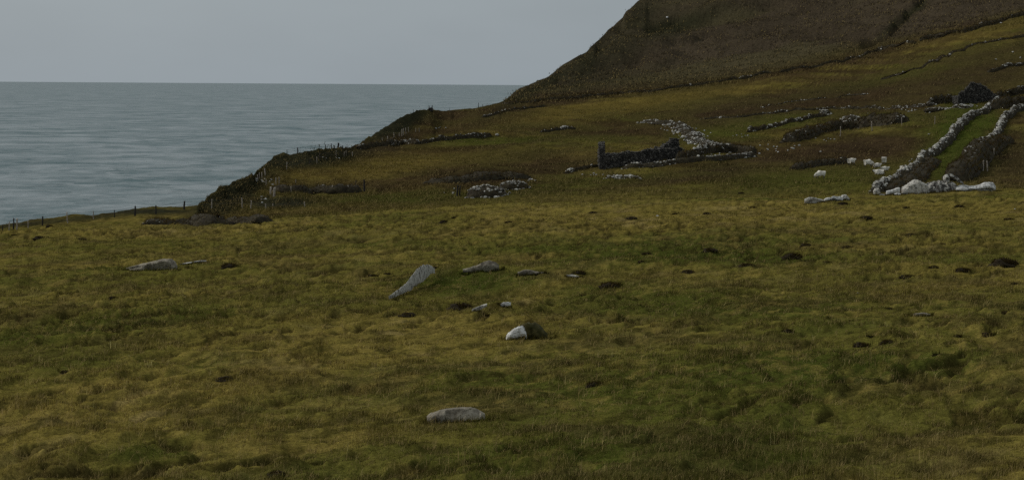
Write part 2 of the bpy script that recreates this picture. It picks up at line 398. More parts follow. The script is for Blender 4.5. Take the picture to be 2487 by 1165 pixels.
# ------------------------------------------------------------------ mesh / object helpers
def mesh(name, V, Fc, mats=(), cols=None, tint=None, smooth=True, midx=None):
    me = bpy.data.meshes.new(name)
    V = np.asarray(V, np.float32)
    me.vertices.add(len(V)); me.vertices.foreach_set('co', V.ravel())
    if isinstance(Fc, np.ndarray):
        k = Fc.shape[1]; n = len(Fc)
        me.loops.add(n * k); me.loops.foreach_set('vertex_index', Fc.astype(np.int32).ravel())
        me.polygons.add(n); me.polygons.foreach_set('loop_start', np.arange(0, n * k, k, dtype=np.int32))
        me.polygons.foreach_set('loop_total', np.full(n, k, np.int32))
    else:
        n = len(Fc); lt = np.array([len(f) for f in Fc], np.int32)
        me.loops.add(int(lt.sum())); me.loops.foreach_set('vertex_index', np.concatenate([np.asarray(f, np.int32) for f in Fc]))
        me.polygons.add(n); me.polygons.foreach_set('loop_start', np.concatenate([[0], np.cumsum(lt)[:-1]]).astype(np.int32))
        me.polygons.foreach_set('loop_total', lt)
    me.polygons.foreach_set('use_smooth', np.full(n, smooth, bool))
    for m in mats:
        me.materials.append(m)
    if midx is not None:
        me.polygons.foreach_set('material_index', np.asarray(midx, np.int32))
    if cols is not None:
        a = me.attributes.new('Cover', 'FLOAT_COLOR', 'POINT')
        a.data.foreach_set('color', np.concatenate([cols, np.ones((len(cols), 1))], 1).astype(np.float32).ravel())
    if tint is not None:
        a = me.attributes.new('tint', 'FLOAT', 'POINT')
        a.data.foreach_set('value', np.asarray(tint, np.float32))
    me.update(calc_edges=True)
    me.validate()
    return me
def link(name, me, loc=(0, 0, 0), parent=None, rz=0.0):
    o = bpy.data.objects.new(name, me)
    COL.objects.link(o)
    o.location = loc
    o.rotation_euler = (0, 0, rz)
    if parent is not None:
        o.parent = parent
    return o
def tag(o, label=None, cat=None, group=None, kind=None):
    if label: o['label'] = label
    if cat: o['category'] = cat
    if group: o['group'] = group
    if kind: o['kind'] = kind
    return o

# ------------------------------------------------------------------ materials
def new_mat(name):
    m = bpy.data.materials.new(name)
    m.use_nodes = True
    t = m.node_tree
    t.nodes.clear()
    o = N(t, 'ShaderNodeOutputMaterial')
    return m, t, o
def m_ground(name, scale, amt, bump, bdist):
    m, t, o = new_mat(name)
    b = N(t, 'ShaderNodeBsdfPrincipled'); b.inputs['Roughness'].default_value = 1.0; b.inputs['Specular IOR Level'].default_value = 0.0
    a = N(t, 'ShaderNodeAttribute', attribute_name='Cover')
    c = N(t, 'ShaderNodeTexCoord')
    n = N(t, 'ShaderNodeTexNoise'); n.inputs['Scale'].default_value = scale; n.inputs['Detail'].default_value = 5; n.inputs['Roughness'].default_value = .65
    r = N(t, 'ShaderNodeMapRange'); r.inputs[1].default_value = .3; r.inputs[2].default_value = .7; r.inputs[3].default_value = 1 - amt; r.inputs[4].default_value = 1 + amt
    x = N(t, 'ShaderNodeMixRGB', blend_type='MULTIPLY'); x.inputs[0].default_value = 1
    bp = N(t, 'ShaderNodeBump'); bp.inputs['Strength'].default_value = bump; bp.inputs['Distance'].default_value = bdist
    K = t.links.new
    K(c.outputs['Object'], n.inputs['Vector']); K(n.outputs['Fac'], r.inputs[0]); K(a.outputs['Color'], x.inputs[1]); K(r.outputs[0], x.inputs[2])
    K(x.outputs[0], b.inputs['Base Color']); K(n.outputs['Fac'], bp.inputs['Height']); K(bp.outputs[0], b.inputs['Normal']); K(b.outputs[0], o.inputs[0])
    return m
def m_blade(name):
    m, t, o = new_mat(name)
    a = N(t, 'ShaderNodeAttribute', attribute_name='Cover')
    d = N(t, 'ShaderNodeBsdfDiffuse'); tr = N(t, 'ShaderNodeBsdfTranslucent')
    x = N(t, 'ShaderNodeMixShader'); x.inputs[0].default_value = 0.3
    K = t.links.new
    K(a.outputs['Color'], d.inputs[0]); K(a.outputs['Color'], tr.inputs[0]); K(d.outputs[0], x.inputs[1]); K(tr.outputs[0], x.inputs[2]); K(x.outputs[0], o.inputs[0])
    return m
def m_rock(name, dark, pale, lich, scale=3.0, lo=.42, hi=.62, bump=.5, bdist=.05):
    m, t, o = new_mat(name)
    b = N(t, 'ShaderNodeBsdfPrincipled'); b.inputs['Roughness'].default_value = .92; b.inputs['Specular IOR Level'].default_value = .2
    c = N(t, 'ShaderNodeTexCoord'); a = N(t, 'ShaderNodeAttribute', attribute_name='tint')
    n = N(t, 'ShaderNodeTexNoise'); n.inputs['Scale'].default_value = scale; n.inputs['Detail'].default_value = 6; n.inputs['Roughness'].default_value = .7
    n2 = N(t, 'ShaderNodeTexNoise'); n2.inputs['Scale'].default_value = scale * 4; n2.inputs['Detail'].default_value = 4
    ad = N(t, 'ShaderNodeMath', operation='ADD')
    r = N(t, 'ShaderNodeValToRGB')
    r.color_ramp.elements[0].position = lo; r.color_ramp.elements[0].color = (*dark, 1)
    r.color_ramp.elements[1].position = hi; r.color_ramp.elements[1].color = (*pale, 1)
    r2 = N(t, 'ShaderNodeMapRange'); r2.inputs[1].default_value = .56; r2.inputs[2].default_value = .66
    x = N(t, 'ShaderNodeMixRGB'); x.inputs[2].default_value = (*lich, 1)
    bp = N(t, 'ShaderNodeBump'); bp.inputs['Strength'].default_value = bump; bp.inputs['Distance'].default_value = bdist
    K = t.links.new
    K(c.outputs['Object'], n.inputs['Vector']); K(c.outputs['Object'], n2.inputs['Vector'])
    K(n.outputs['Fac'], ad.inputs[0]); K(a.outputs['Fac'], ad.inputs[1]); K(ad.outputs[0], r.inputs[0])
    K(n2.outputs['Fac'], r2.inputs[0]); K(r2.outputs[0], x.inputs[0]); K(r.outputs[0], x.inputs[1])
    K(x.outputs[0], b.inputs['Base Color']); K(n2.outputs['Fac'], bp.inputs['Height']); K(bp.outputs[0], b.inputs['Normal']); K(b.outputs[0], o.inputs[0])
    return m
def m_plain(name, ca, cb, scale, bump=.4, bdist=.03, rough=.95):
    m, t, o = new_mat(name)
    b = N(t, 'ShaderNodeBsdfPrincipled'); b.inputs['Roughness'].default_value = rough; b.inputs['Specular IOR Level'].default_value = .1
    c = N(t, 'ShaderNodeTexCoord')
    n = N(t, 'ShaderNodeTexNoise'); n.inputs['Scale'].default_value = scale; n.inputs['Detail'].default_value = 5
    r = N(t, 'ShaderNodeValToRGB')
    r.color_ramp.elements[0].position = .35; r.color_ramp.elements[0].color = (*ca, 1)
    r.color_ramp.elements[1].position = .65; r.color_ramp.elements[1].color = (*cb, 1)
    bp = N(t, 'ShaderNodeBump'); bp.inputs['Strength'].default_value = bump; bp.inputs['Distance'].default_value = bdist
    K = t.links.new
    K(c.outputs['Object'], n.inputs['Vector']); K(n.outputs['Fac'], r.inputs[0]); K(r.outputs[0], b.inputs['Base Color'])
    K(n.outputs['Fac'], bp.inputs['Height']); K(bp.outputs[0], b.inputs['Normal']); K(b.outputs[0], o.inputs[0])
    return m
MAT_PAST = m_ground('pasture_turf', 9.0, .45, .8, .06)
MAT_HILL = m_ground('hill_turf', 1.6, .38, .9, .25)
MAT_MTN = m_ground('mountain_heather', 0.9, .30, .7, .7)
MAT_BLADE = m_blade('grass_blade')
MAT_STONE = m_rock('field_stone', (.05, .045, .04), (.50, .48, .43), (.15, .14, .115), 3.4, .43, .56, .9, .06)
MAT_GREY = m_rock('grey_stone', (.09, .075, .055), (.40, .36, .28), (.12, .105, .07), 3.0, .36, .66, .9, .06)
MAT_WALLST = m_rock('wall_stone', (.045, .04, .036), (.60, .58, .52), (.42, .40, .34), 1.3, .40, .62)
MAT_RUIN = m_rock('ruin_stone', (.026, .024, .022), (.20, .185, .16), (.13, .12, .10), 1.6, .42, .7)
MAT_WHITE = m_rock('white_quartz', (.24, .23, .21), (.74, .735, .71), (.44, .43, .40), 4.0, .36, .56, .8, .05)
MAT_BANK = m_plain('turf_bank', (.026, .022, .015), (.054, .045, .027), 1.4, .9, .2)
MAT_SOIL = m_plain('dark_soil', (.016, .012, .007), (.040, .030, .016), 7, .9, .06)
MAT_MOSS = m_plain('moss', (.030, .030, .010), (.070, .060, .022), 6, .8, .04)
MAT_WOOD = m_plain('weathered_wood', (.20, .17, .14), (.42, .37, .31), 6)
MAT_DWOOD = m_plain('dark_wood', (.022, .02, .019), (.05, .045, .04), 6)
MAT_WIRE = m_plain('rusty_wire', (.05, .045, .04), (.09, .08, .07), 5)
MAT_WOOL = m_plain('wool', (.60, .56, .48), (.80, .76, .68), 14, .9, .05)
MAT_FACE = m_plain('sheep_skin', (.06, .05, .045), (.16, .14, .12), 9)

# ------------------------------------------------------------------ sea
def build_sea():
    su = np.concatenate([np.arange(-1500, 1700, 9.0), np.arange(1700, 4400, 90)])
    dv = np.concatenate([np.linspace(1500, 480, 30), np.linspace(478, 2.2, 620), [1.4, .9, .5]])
    yy = 60.0 * F / dv
    gx = (su[None, :] - CU) / F * yy[:, None]
    gy = np.repeat(yy[:, None], len(su), 1)
    dy = np.gradient(yy)[:, None]
    z = np.zeros_like(gx)
    # swell running in towards the land
    for lx, ly, amp, sd_ in [(28, 36, 1.5, 1), (11, 15, .7, 2), (60, 90, 1.7, 3)]:
        z += amp * np.clip(1.15 - dy / (ly * .45), 0, 1) * 1.4 * (fbm(gx / lx, gy / ly, 4, 200 + sd_) - .5)
    V = np.stack([gx, gy, z], -1).reshape(-1, 3)
    nr, nc = gx.shape
    i = np.arange(nr * nc).reshape(nr, nc)
    Q = np.stack([i[:-1, :-1], i[:-1, 1:], i[1:, 1:], i[1:, :-1]], -1).reshape(-1, 4)
    m, t, o = new_mat('sea_water')
    b = N(t, 'ShaderNodeBsdfPrincipled'); b.inputs['IOR'].default_value = 1.33
    c = N(t, 'ShaderNodeTexCoord')
    mp1 = N(t, 'ShaderNodeMapping'); mp1.inputs['Scale'].default_value = (.010, .0105, 1)
    n1 = N(t, 'ShaderNodeTexNoise'); n1.inputs['Scale'].default_value = 1; n1.inputs['Detail'].default_value = 5; n1.inputs['Roughness'].default_value = .6; n1.inputs['Distortion'].default_value = .8
    mp2 = N(t, 'ShaderNodeMapping'); mp2.inputs['Scale'].default_value = (.040, .034, 1)
    n2 = N(t, 'ShaderNodeTexNoise'); n2.inputs['Scale'].default_value = 1; n2.inputs['Detail'].default_value = 7; n2.inputs['Roughness'].default_value = .68
    r = N(t, 'ShaderNodeValToRGB')
    r.color_ramp.elements[0].position = .39; r.color_ramp.elements[0].color = (.040, .090, .098, 1)
    r.color_ramp.elements[1].position = .60; r.color_ramp.elements[1].color = (.215, .250, .258, 1)
    rr = N(t, 'ShaderNodeMapRange'); rr.inputs[1].default_value = .3; rr.inputs[2].default_value = .7; rr.inputs[3].default_value = .55; rr.inputs[4].default_value = .34
    bp = N(t, 'ShaderNodeBump'); bp.inputs['Strength'].default_value = 1; bp.inputs['Distance'].default_value = 2.2
    K = t.links.new
    K(c.outputs['Object'], mp1.inputs[0]); K(mp1.outputs[0], n1.inputs['Vector']); K(c.outputs['Object'], mp2.inputs[0]); K(mp2.outputs[0], n2.inputs['Vector'])
    mm = N(t, 'ShaderNodeMixRGB'); mm.inputs[0].default_value = .5
    K(n1.outputs['Fac'], mm.inputs[1]); K(n2.outputs['Fac'], mm.inputs[2])
    K(mm.outputs[0], r.inputs[0]); K(r.outputs[0], b.inputs['Base Color']); K(n1.outputs['Fac'], rr.inputs[0]); K(rr.outputs[0], b.inputs['Roughness'])
    K(n2.outputs['Fac'], bp.inputs['Height']); K(bp.outputs[0], b.inputs['Normal']); K(b.outputs[0], o.inputs[0])
    s = link('sea', mesh('sea', V, Q, [m]))
    tag(s, 'grey green sea with long wind streaks reaching the horizon', 'sea', kind='structure')
build_sea()

# ------------------------------------------------------------------ land as three sheets: pasture, hillside, mountain
def build_land():
    idx = np.arange(NC * NR).reshape(NC, NR)
    Q = np.stack([idx[:-1, :-1], idx[1:, :-1], idx[1:, 1:], idx[:-1, 1:]], -1)
    toe = np.interp(us, [1200, 1225, 1500, 1700, 1800, 1950, 2040, 2160, 2230, 2300, 2487, 3500], [252, 252, 228, 205, 188, 160, 136, 111, 98, 80, 40, -150])
    rr = np.arange(NR - 1)[None, :]
    past = np.repeat(rr < NR1 - 1, NC - 1, 0)
    mt = (rr >= NR1 - 1) & (us[:-1, None] > 1224) & ((VV[:-1, :-1] < toe[:-1, None] - 1) | (rr >= NRV - 1)) & (Y[:-1, :-1] > 480)
    mt = np.maximum.accumulate(mt, 1)
    hl = ~past & ~mt
    flat = PW.reshape(-1, 3); cf = COVER.reshape(-1, 3)
    for nm, mk, mat, lab in (('pasture', past, MAT_PAST, 'rough ochre and green grazing pasture filling the foreground'),
                             ('hillside', hl, MAT_HILL, 'grassy hillside of old fields between the pasture and the mountain'),
                             ('mountain', mt, MAT_MTN, 'brown heather mountain slope rising out of the frame')):
        q = Q[mk]
        un, inv = np.unique(q, return_inverse=True)
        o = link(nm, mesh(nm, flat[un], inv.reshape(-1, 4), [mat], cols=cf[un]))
        tag(o, lab, nm, kind='structure')
build_land()

# ------------------------------------------------------------------ grass, built blade by blade
def bil(A, c, r):
    ci = np.clip(c.astype(int), 0, NC - 2); ri = np.clip(r.astype(int), 0, NR - 2)
    wc = (c - ci)[:, None]; wr = (r - ri)[:, None]
    return (A[ci, ri] * (1 - wc) + A[ci + 1, ri] * wc) * (1 - wr) + (A[ci, ri + 1] * (1 - wc) + A[ci + 1, ri + 1] * wc) * wr
def blades(root, h, w, col, bend=.45, seg2=True):
    n = len(root)
    az = RS.rand(n) * 2 * np.pi
    wd = np.stack([np.cos(az), np.sin(az), np.zeros(n)], 1) * (w / 2)[:, None]
    la = RS.rand(n) * 2 * np.pi
    lean = np.stack([np.cos(la) + .45, np.sin(la) - .1, np.zeros(n)], 1) * (h * bend * RS.rand(n))[:, None]
    up = np.array([0, 0, 1.0])[None] * h[:, None]
    b0 = root - wd - up * .1; b1 = root + wd - up * .1
    tip = root + up + lean
    if seg2:
        mid = root + up * .55 + lean * .3
        m0 = mid - wd * .75; m1 = mid + wd * .75
        V = np.stack([b0, b1, m1, m0, tip], 1).reshape(-1, 3)
        k = np.arange(n)[:, None] * 5
        T = np.concatenate([k + np.array([[0, 1, 2]]), k + np.array([[0, 2, 3]]), k + np.array([[3, 2, 4]])], 0)
        C = np.repeat(col, 5, 0)
    else:
        V = np.stack([b0, b1, tip], 1).reshape(-1, 3)
        T = np.arange(n * 3).reshape(-1, 3)
        C = np.repeat(col, 3, 0)
    return V, T, C
COL_IN = np.where((us > -110) & (us < 2600))[0]
C0, C1 = COL_IN[0], COL_IN[-1] - 1
def tufts(n, rows, nb, hfun, spread, dens=None, colf=None, seg2=True, wmin=.006, wpx=.42, bend=1.15, jit=.34, cmin=C0, cmax=None):
    c = cmin + RS.rand(n) * ((cmax or C1) - cmin); r = rows[0] + RS.rand(n) * (rows[1] - rows[0])
    P = bil(PW, c, r)
    uu, vv = project(P)
    if dens is not None:
        k = RS.rand(n) < dens(P, uu, vv)
        P, uu, vv, c, r = P[k], uu[k], vv[k], c[k], r[k]
    n = len(P)
    h0 = hfun(P, uu, vv)
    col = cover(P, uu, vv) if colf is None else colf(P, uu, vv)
    ofs = RS.randn(n, nb, 2) * (spread(P))[:, None, None]
    R = np.repeat(P[:, None], nb, 1).copy()
    # follow the slope under the tuft
    e = 0.05
    gx = bil(PW, np.minimum(c + 1, NC - 2), r) - P
    gy = bil(PW, c, np.minimum(r + 1, NR - 2)) - P
    det = gx[:, 0] * gy[:, 1] - gx[:, 1] * gy[:, 0]
    det = np.where(abs(det) < 1e-9, 1e-9, det)
    sx = (gx[:, 2] * gy[:, 1] - gy[:, 2] * gx[:, 1]) / det; sy = (gx[:, 0] * gy[:, 2] - gy[:, 0] * gx[:, 2]) / det
    R[..., 0] += ofs[..., 0]; R[..., 1] += ofs[..., 1]
    R[..., 2] += np.clip(sx, -1, 1)[:, None] * ofs[..., 0] + np.clip(sy, -1, 1)[:, None] * ofs[..., 1]
    H = (h0[:, None] * (.55 + .7 * RS.rand(n, nb))).ravel()
    px = (R[..., 1] / (F * .4117)).ravel()
    W = np.maximum(wmin, wpx * px) * (.7 + .6 * RS.rand(n * nb))
    tt = (1 + jit * RS.randn(n, 1, 1)) * (1 + .30 * RS.randn(n, nb, 1))
    CC = np.clip(np.repeat(col[:, None], nb, 1) * np.clip(tt, .35, 1.9), 0, .6)
    dry = (RS.rand(n, nb, 1) < .17)
    CC = np.where(dry, C_STRAW * (0.7 + .8 * RS.rand(n, nb, 1)), CC)
    return blades(R.reshape(-1, 3), H, W, CC.reshape(-1, 3), bend, seg2)
def join(parts):
    V, T, C = [], [], []; o = 0
    for v, t, c in parts:
        V.append(v); T.append(t + o); C.append(c); o += len(v)
    return np.concatenate(V), np.concatenate(T), np.concatenate(C)
Rn = 20
R80 = int(np.argmax(PY[NC // 2, :NR1] > 78))
def hmod(P, uu, vv):
    x, y = P[:, 0], P[:, 1]; rx, ry = x * .94 - y * .33, x * .33 + y * .94
    k = fbm(rx / .8, ry / 1.2, 3, 17)
    return .025 + .115 * sstep(.46, .72, k) * (.4 + .6 * sstep(.25, .6, fbm(x / 9, y / 9, 2, 311)))
#OBJECTS
SKIRT = []
C_BANKA, C_BANKB, C_BANKC = lin(70, 54, 40), lin(82, 70, 38), lin(52, 50, 28)
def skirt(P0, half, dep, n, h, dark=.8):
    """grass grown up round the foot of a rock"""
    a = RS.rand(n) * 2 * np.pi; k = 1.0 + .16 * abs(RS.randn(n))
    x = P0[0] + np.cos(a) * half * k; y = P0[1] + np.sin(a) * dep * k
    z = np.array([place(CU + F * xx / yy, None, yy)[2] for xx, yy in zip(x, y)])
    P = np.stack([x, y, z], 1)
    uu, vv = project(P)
    c = cover(P, uu, vv) * np.clip(dark + .3 * RS.randn(n, 1), .3, 1.6)  # blades darkened round the foot as painted contact shade
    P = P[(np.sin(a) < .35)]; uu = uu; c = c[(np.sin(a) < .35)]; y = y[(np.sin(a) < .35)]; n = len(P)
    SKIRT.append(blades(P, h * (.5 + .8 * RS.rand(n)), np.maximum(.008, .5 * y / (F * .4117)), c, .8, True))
# ------------------------------------------------------------------ rocks
def ico(sub):
    import bmesh
    bm = bmesh.new(); bmesh.ops.create_icosphere(bm, subdivisions=sub, radius=1.0)
    V = np.array([v.co[:] for v in bm.verts]); T = np.array([[v.index for v in f.verts] for f in bm.faces]); bm.free()
    return V, T
ICO1, ICO2, ICO3 = ico(1), ico(2), ico(3)
def rough(V, amp, sc, seed):
    n = fbm(V[:, 0] * sc + seed * 3.1 + V[:, 2] * sc * .7, V[:, 1] * sc + V[:, 2] * sc * .6 + seed, 3, seed % 50)
    return V * (1 + amp * (n - .5) * 2)[:, None]
def rockshape(base, seed, flat=.7, planes=7):
    r = np.random.RandomState(seed)
    V = base[0].copy()
    for _ in range(planes):
        d = r.randn(3); d /= np.linalg.norm(d); c = .55 + .3 * r.rand()
        q = V @ d
        V -= np.maximum(q - c, 0)[:, None] * d * .9
    V = rough(V, .12, 1.8, seed)
    return V * np.array([1, .65 + .3 * r.rand(), flat])
STONES = [rockshape(ICO1, 900 + i, .38 + .34 * (i % 3) / 2, 6) for i in range(12)]
ROCKS = [rockshape(ICO2, 950 + i, .5 + .3 * (i % 3) / 2, 8) for i in range(8)]
def scatter_stones(P, R, tint, base=STONES, tri=ICO1[1], tilt=.4):
    """many stones as one stonework mesh: positions, radii, tint"""
    Vs, Ts, Tn = [], [], []; o = 0
    for p, r, t in zip(P, R, tint):
        b = base[RS.randint(len(base))]
        a = RS.rand() * 6.283; c, s = math.cos(a), math.sin(a)
        q = b @ np.array([[c, -s, 0], [s, c, 0], [0, 0, 1]]).T
        k = RS.randn() * tilt; c, s = math.cos(k), math.sin(k)
        q = q @ np.array([[1, 0, 0], [0, c, -s], [0, s, c]]).T
        Vs.append(q * r + p); Ts.append(tri + o); Tn.append(np.full(len(b), t)); o += len(b)
    return np.concatenate(Vs), np.concatenate(Ts), np.concatenate(Tn)
def empty(name, loc, label, cat, group=None, rz=0.0):
    o = link(name, None, loc, None, rz)
    o.empty_display_size = .3
    return tag(o, label, cat, group)
def loft(secs, Yd, depth=.8, sink=.12, seg=22, n=38, amp=.12, sc=2.2, seed=1, lean=0.0, minh=.04, run=0.0):
    """a solid rock from its length-wise sections (u, top v, bottom v), all at distance Yd"""
    a = np.array(secs, float)
    t = np.linspace(0, 1, len(a)); q = np.linspace(0, 1, n)
    A = np.stack([np.interp(q, t, a[:, k]) for k in range(3)], 1)
    Yq = Yd - run * (1 - q)
    top = CAM + ray(A[:, 0], A[:, 1]) * Yq[:, None]; bot = CAM + ray(A[:, 0], A[:, 2]) * Yq[:, None]
    org = np.array([top[:, 0].mean(), Yd, bot[:, 2].min()])
    V = []
    hmax = (top[:, 2] - bot[:, 2]).max()
    for i in range(n):
        zt, zb = top[i, 2], bot[i, 2] - sink
        hh = max((zt - zb) / 2, minh); zc_ = (zt + zb) / 2
        e = math.sqrt(max(1 - (2 * q[i] - 1) ** 6, .03))
        dd = depth * (.35 * hmax + .65 * hh * 2) * .6 * e + .02
        for k in range(seg):
            th = 2 * math.pi * k / seg
            c, s = math.cos(th), math.sin(th)
            cc = math.copysign(abs(c) ** .75, c); ss = math.copysign(abs(s) ** .8, s)
            V.append([top[i, 0], Yq[i] + cc * dd + lean * (zc_ + ss * hh - org[2]), zc_ + ss * hh])
    V = np.array(V) - org
    m = fbm(V[:, 0] * sc + V[:, 2] * sc * .8 + seed, V[:, 1] * sc + V[:, 2] * sc, 4, seed % 40) - .5
    cen = np.repeat(V.reshape(n, seg, 3).mean(1), seg, 0)
    V = V + (V - cen) * (m * 2 * amp)[:, None]
    m2 = vnoise(V[:, 0] * sc * 2.3 + V[:, 2] * 3, V[:, 1] * sc * 2.3 + V[:, 2] * 4 + seed, seed % 30)
    V = V + (V - cen) * ((np.round(m2 * 4) / 4 - .5) * amp * .7)[:, None]
    rr_ = np.random.RandomState(seed * 7 + 1)
    lo_, hi_ = V.min(0), V.max(0); mid_, hf_ = (lo_ + hi_) / 2, (hi_ - lo_) / 2 + 1e-6
    Q = (V - cen) / np.maximum(np.repeat(np.abs((V - cen).reshape(n, seg, 3)).max(1), seg, 0), .03)
    for _ in range(9):
        d = rr_.randn(3); d[0] *= .35; d /= np.linalg.norm(d); cc_ = .62 + .25 * rr_.rand()
        ph = sstep(0, .12, np.sin((V[:, 0] - lo_[0]) / (hi_[0] - lo_[0]) * (3 + 4 * rr_.rand()) + 6.28 * rr_.rand()))
        over = np.maximum(Q @ d - cc_, 0) * ph
        V = V - over[:, None] * d * np.repeat(np.abs((V - cen).reshape(n, seg, 3)).max(1), seg, 0)
    Fc = []
    for i in range(n - 1):
        for k in range(seg):
            k2 = (k + 1) % seg
            Fc.append((i * seg + k, (i + 1) * seg + k, (i + 1) * seg + k2, i * seg + k2))
    Fc.append(tuple(range(seg))); Fc.append(tuple((n - 1) * seg + k for k in range(seg))[::-1])
    return V, Fc, org
def boulder(name, label, secs, mat, tint=0.0, group=None, cat='boulder', Yd=None, **kw):
    if Yd is None:
        mid = secs[len(secs) // 2]
        Yd = place(mid[0], max(s[2] for s in secs) - 1)[1]
    V, Fc, org = loft(secs, Yd, **kw)
    me_ = mesh(name, V, Fc, [mat], tint=np.full(len(V), tint))
    me_.set_sharp_from_angle(angle=math.radians(24))
    o = link(name, me_, org)
    if Yd < 300:
        half = abs(V[:, 0]).max(); dp = abs(V[:, 1]).max()
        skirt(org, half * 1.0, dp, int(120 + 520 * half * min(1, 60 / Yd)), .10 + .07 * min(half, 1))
    return tag(o, label, cat, group), Yd, org
LAND = []   # landmarks for wording labels
boulder('boulder', 'flat grey lichen slab lying in the left pasture beside a thin pale splinter', [(305, 651, 655), (322, 645, 655), (350, 639, 655), (380, 633, 655), (400, 627, 655), (415, 627, 655), (424, 634, 654), (431, 646, 653)], MAT_GREY, .0, seed=3, depth=1.3, amp=.2)
boulder('stone_splinter', 'thin pale stone splinter pointing right from the flat grey slab', [(437, 640, 643), (452, 637, 641), (467, 635.5, 639.5)], MAT_WHITE, .0, cat='stone', seed=5, depth=1, sink=.0, minh=.02)
boulder('stone_splinter', 'outer pale stone splinter lying furthest right of the flat grey slab', [(469, 635, 639.5), (485, 632, 637), (501, 632, 634)], MAT_WHITE, .0, cat='stone', seed=6, depth=1, sink=.0, minh=.02)
boulder('boulder', 'tall tapered pale boulder sloping down left like a tail in the grass', [(944, 719, 724), (958, 709, 720), (972, 699, 714), (986, 688, 708), (998, 672, 703), (1010, 656, 698), (1020, 647, 693), (1030, 643, 686), (1040, 643, 674), (1048, 645, 664), (1056, 652, 664)], MAT_STONE, .055, seed=9, depth=.9, amp=.16, sc=3.2, sink=.03, Yd=place(1040, 672)[1], run=place(1040, 672)[1] - place(946, 724)[1] + 1)
boulder('boulder', 'dark grey rock with pale top on the grassy rise behind the tapered boulder', [(1124, 653, 658), (1142, 648, 657), (1160, 643, 656), (1174, 636, 655), (1188, 633, 654), (1203, 634, 654), (1212, 642, 654)], MAT_GREY, -.02, seed=12, amp=.22, sc=3)
boulder('boulder', 'low dark grey rock barely showing right of the grassy rise', [(1257, 660, 668), (1272, 655, 668), (1290, 655, 667), (1305, 658, 666), (1322, 661, 665)], MAT_GREY, -.05, seed=14, amp=.2, sink=.05)
boulder('boulder', 'thin pale rock edge beside a dark tussock right of the grassy rise', [(1375, 666, 671), (1388, 666, 672), (1400, 668, 673), (1413, 672, 675)], MAT_STONE, .04, seed=15, sink=.05)
boulder('boulder', 'narrow pale rock edge under the dark hollow left of the small white rock', [(1146, 750, 756), (1160, 744, 752), (1172, 739, 747), (1183, 736, 741)], MAT_STONE, .04, seed=17, sink=.04)
boulder('boulder', 'small white rock above the white-faced mossy boulder', [(1213, 738, 746), (1220, 732, 746), (1232, 730, 742), (1241, 732, 740)], MAT_WHITE, .0, seed=18, sink=.04)
bo, by, borg = boulder('boulder', 'white-faced boulder with a brown mossy back in the middle of the pasture', [(1228, 818, 823), (1237, 803, 823), (1246, 794, 822), (1258, 786, 821), (1270, 785, 818), (1280, 790, 816), (1300, 794, 814), (1312, 800, 812)], MAT_WHITE, .02, seed=21, depth=1.0, amp=.22, sc=2.8)
V, Fc, org = loft([(1262, 789, 806), (1272, 784, 817), (1284, 782, 819), (1298, 785, 820), (1310, 792, 820), (1320, 799, 819), (1330, 808, 817)], by - .02, seed=23, depth=1.2, amp=.34, sc=3.4)
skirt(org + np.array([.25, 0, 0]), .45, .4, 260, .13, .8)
link('moss_cap', mesh('moss_cap', V, Fc, [MAT_MOSS]), Vector(org) - Vector(borg), bo)
boulder('boulder', 'flat half-sunk grey boulder nearest the camera at the bottom centre', [(1036, 1010, 1020), (1050, 1000, 1022), (1068, 994, 1021), (1090, 990, 1018), (1115, 988, 1015), (1138, 988, 1013), (1155, 991, 1011), (1167, 996, 1009), (1178, 1003, 1007)], MAT_GREY, -.005, seed=27, depth=1.5, amp=.10, sc=3)
boulder('boulder', 'flat grey stone flake flush with the grass in the right pasture', [(2208, 764, 768), (2225, 759, 768), (2245, 758, 767), (2260, 760, 765)], MAT_GREY, .0, seed=29, depth=1.6, sink=.03)
# the rocks along the crest on the right
YC = place(2010, 489)[1]
boulder('boulder', 'greenish grey lying rock, left of the two lying rocks on the crest', [(1954, 483, 489), (1964, 478, 489), (1978, 479, 489), (1992, 482, 489), (2001, 486, 489)], MAT_STONE, .06, Yd=YC, seed=31, sink=.2)
boulder('boulder', 'flat white rock lying on the crest right of the greenish grey rock', [(2001, 482, 487), (2010, 477, 488), (2025, 475, 487), (2040, 477, 487), (2048, 480, 486)], MAT_WHITE, -.02, Yd=YC, seed=32, sink=.2)
boulder('boulder', 'small rounded lichen rock touching the right end of the flat white rock', [(2041, 478, 486), (2047, 473, 487), (2055, 473, 487), (2063, 480, 487)], MAT_STONE, .10, Yd=YC + .6, seed=33, sink=.2)
YB = place(2220, 471)[1] + .5
boulder('boulder', 'big speckled pale boulder, largest of the rocks ending the stone wall', [(2190, 456, 470), (2198, 449, 471), (2208, 444, 472), (2220, 437, 472), (2232, 431, 471), (2243, 432, 470), (2250, 438, 469), (2255, 448, 468)], MAT_STONE, .075, Yd=YB, seed=35, amp=.22, sc=2.6, sink=.3)
boulder('boulder', 'broad dark boulder with pale patches right of the big speckled boulder', [(2247, 444, 470), (2256, 436, 470), (2268, 434, 470), (2282, 431, 469), (2296, 433, 468), (2310, 441, 467), (2324, 450, 466), (2330, 456, 465)], MAT_STONE, -.035, Yd=YB + 1.2, seed=37, amp=.24, sc=2.4, sink=.3)
boulder('boulder', 'small upright pale stone standing on top of the broad dark boulder', [(2291, 429, 440), (2296, 423, 442), (2301, 423, 442), (2306, 430, 440)], MAT_STONE, .06, Yd=YB + 1.4, seed=39, sink=.1)
boulder('stone_slab', 'dark thin slab leaning down right from the upright pale stone', [(2304, 421, 430), (2314, 423, 436), (2326, 431, 444), (2340, 443, 450)], MAT_STONE, -.05, cat='stone', Yd=YB + 1.6, seed=40, depth=1.2, sink=.0)
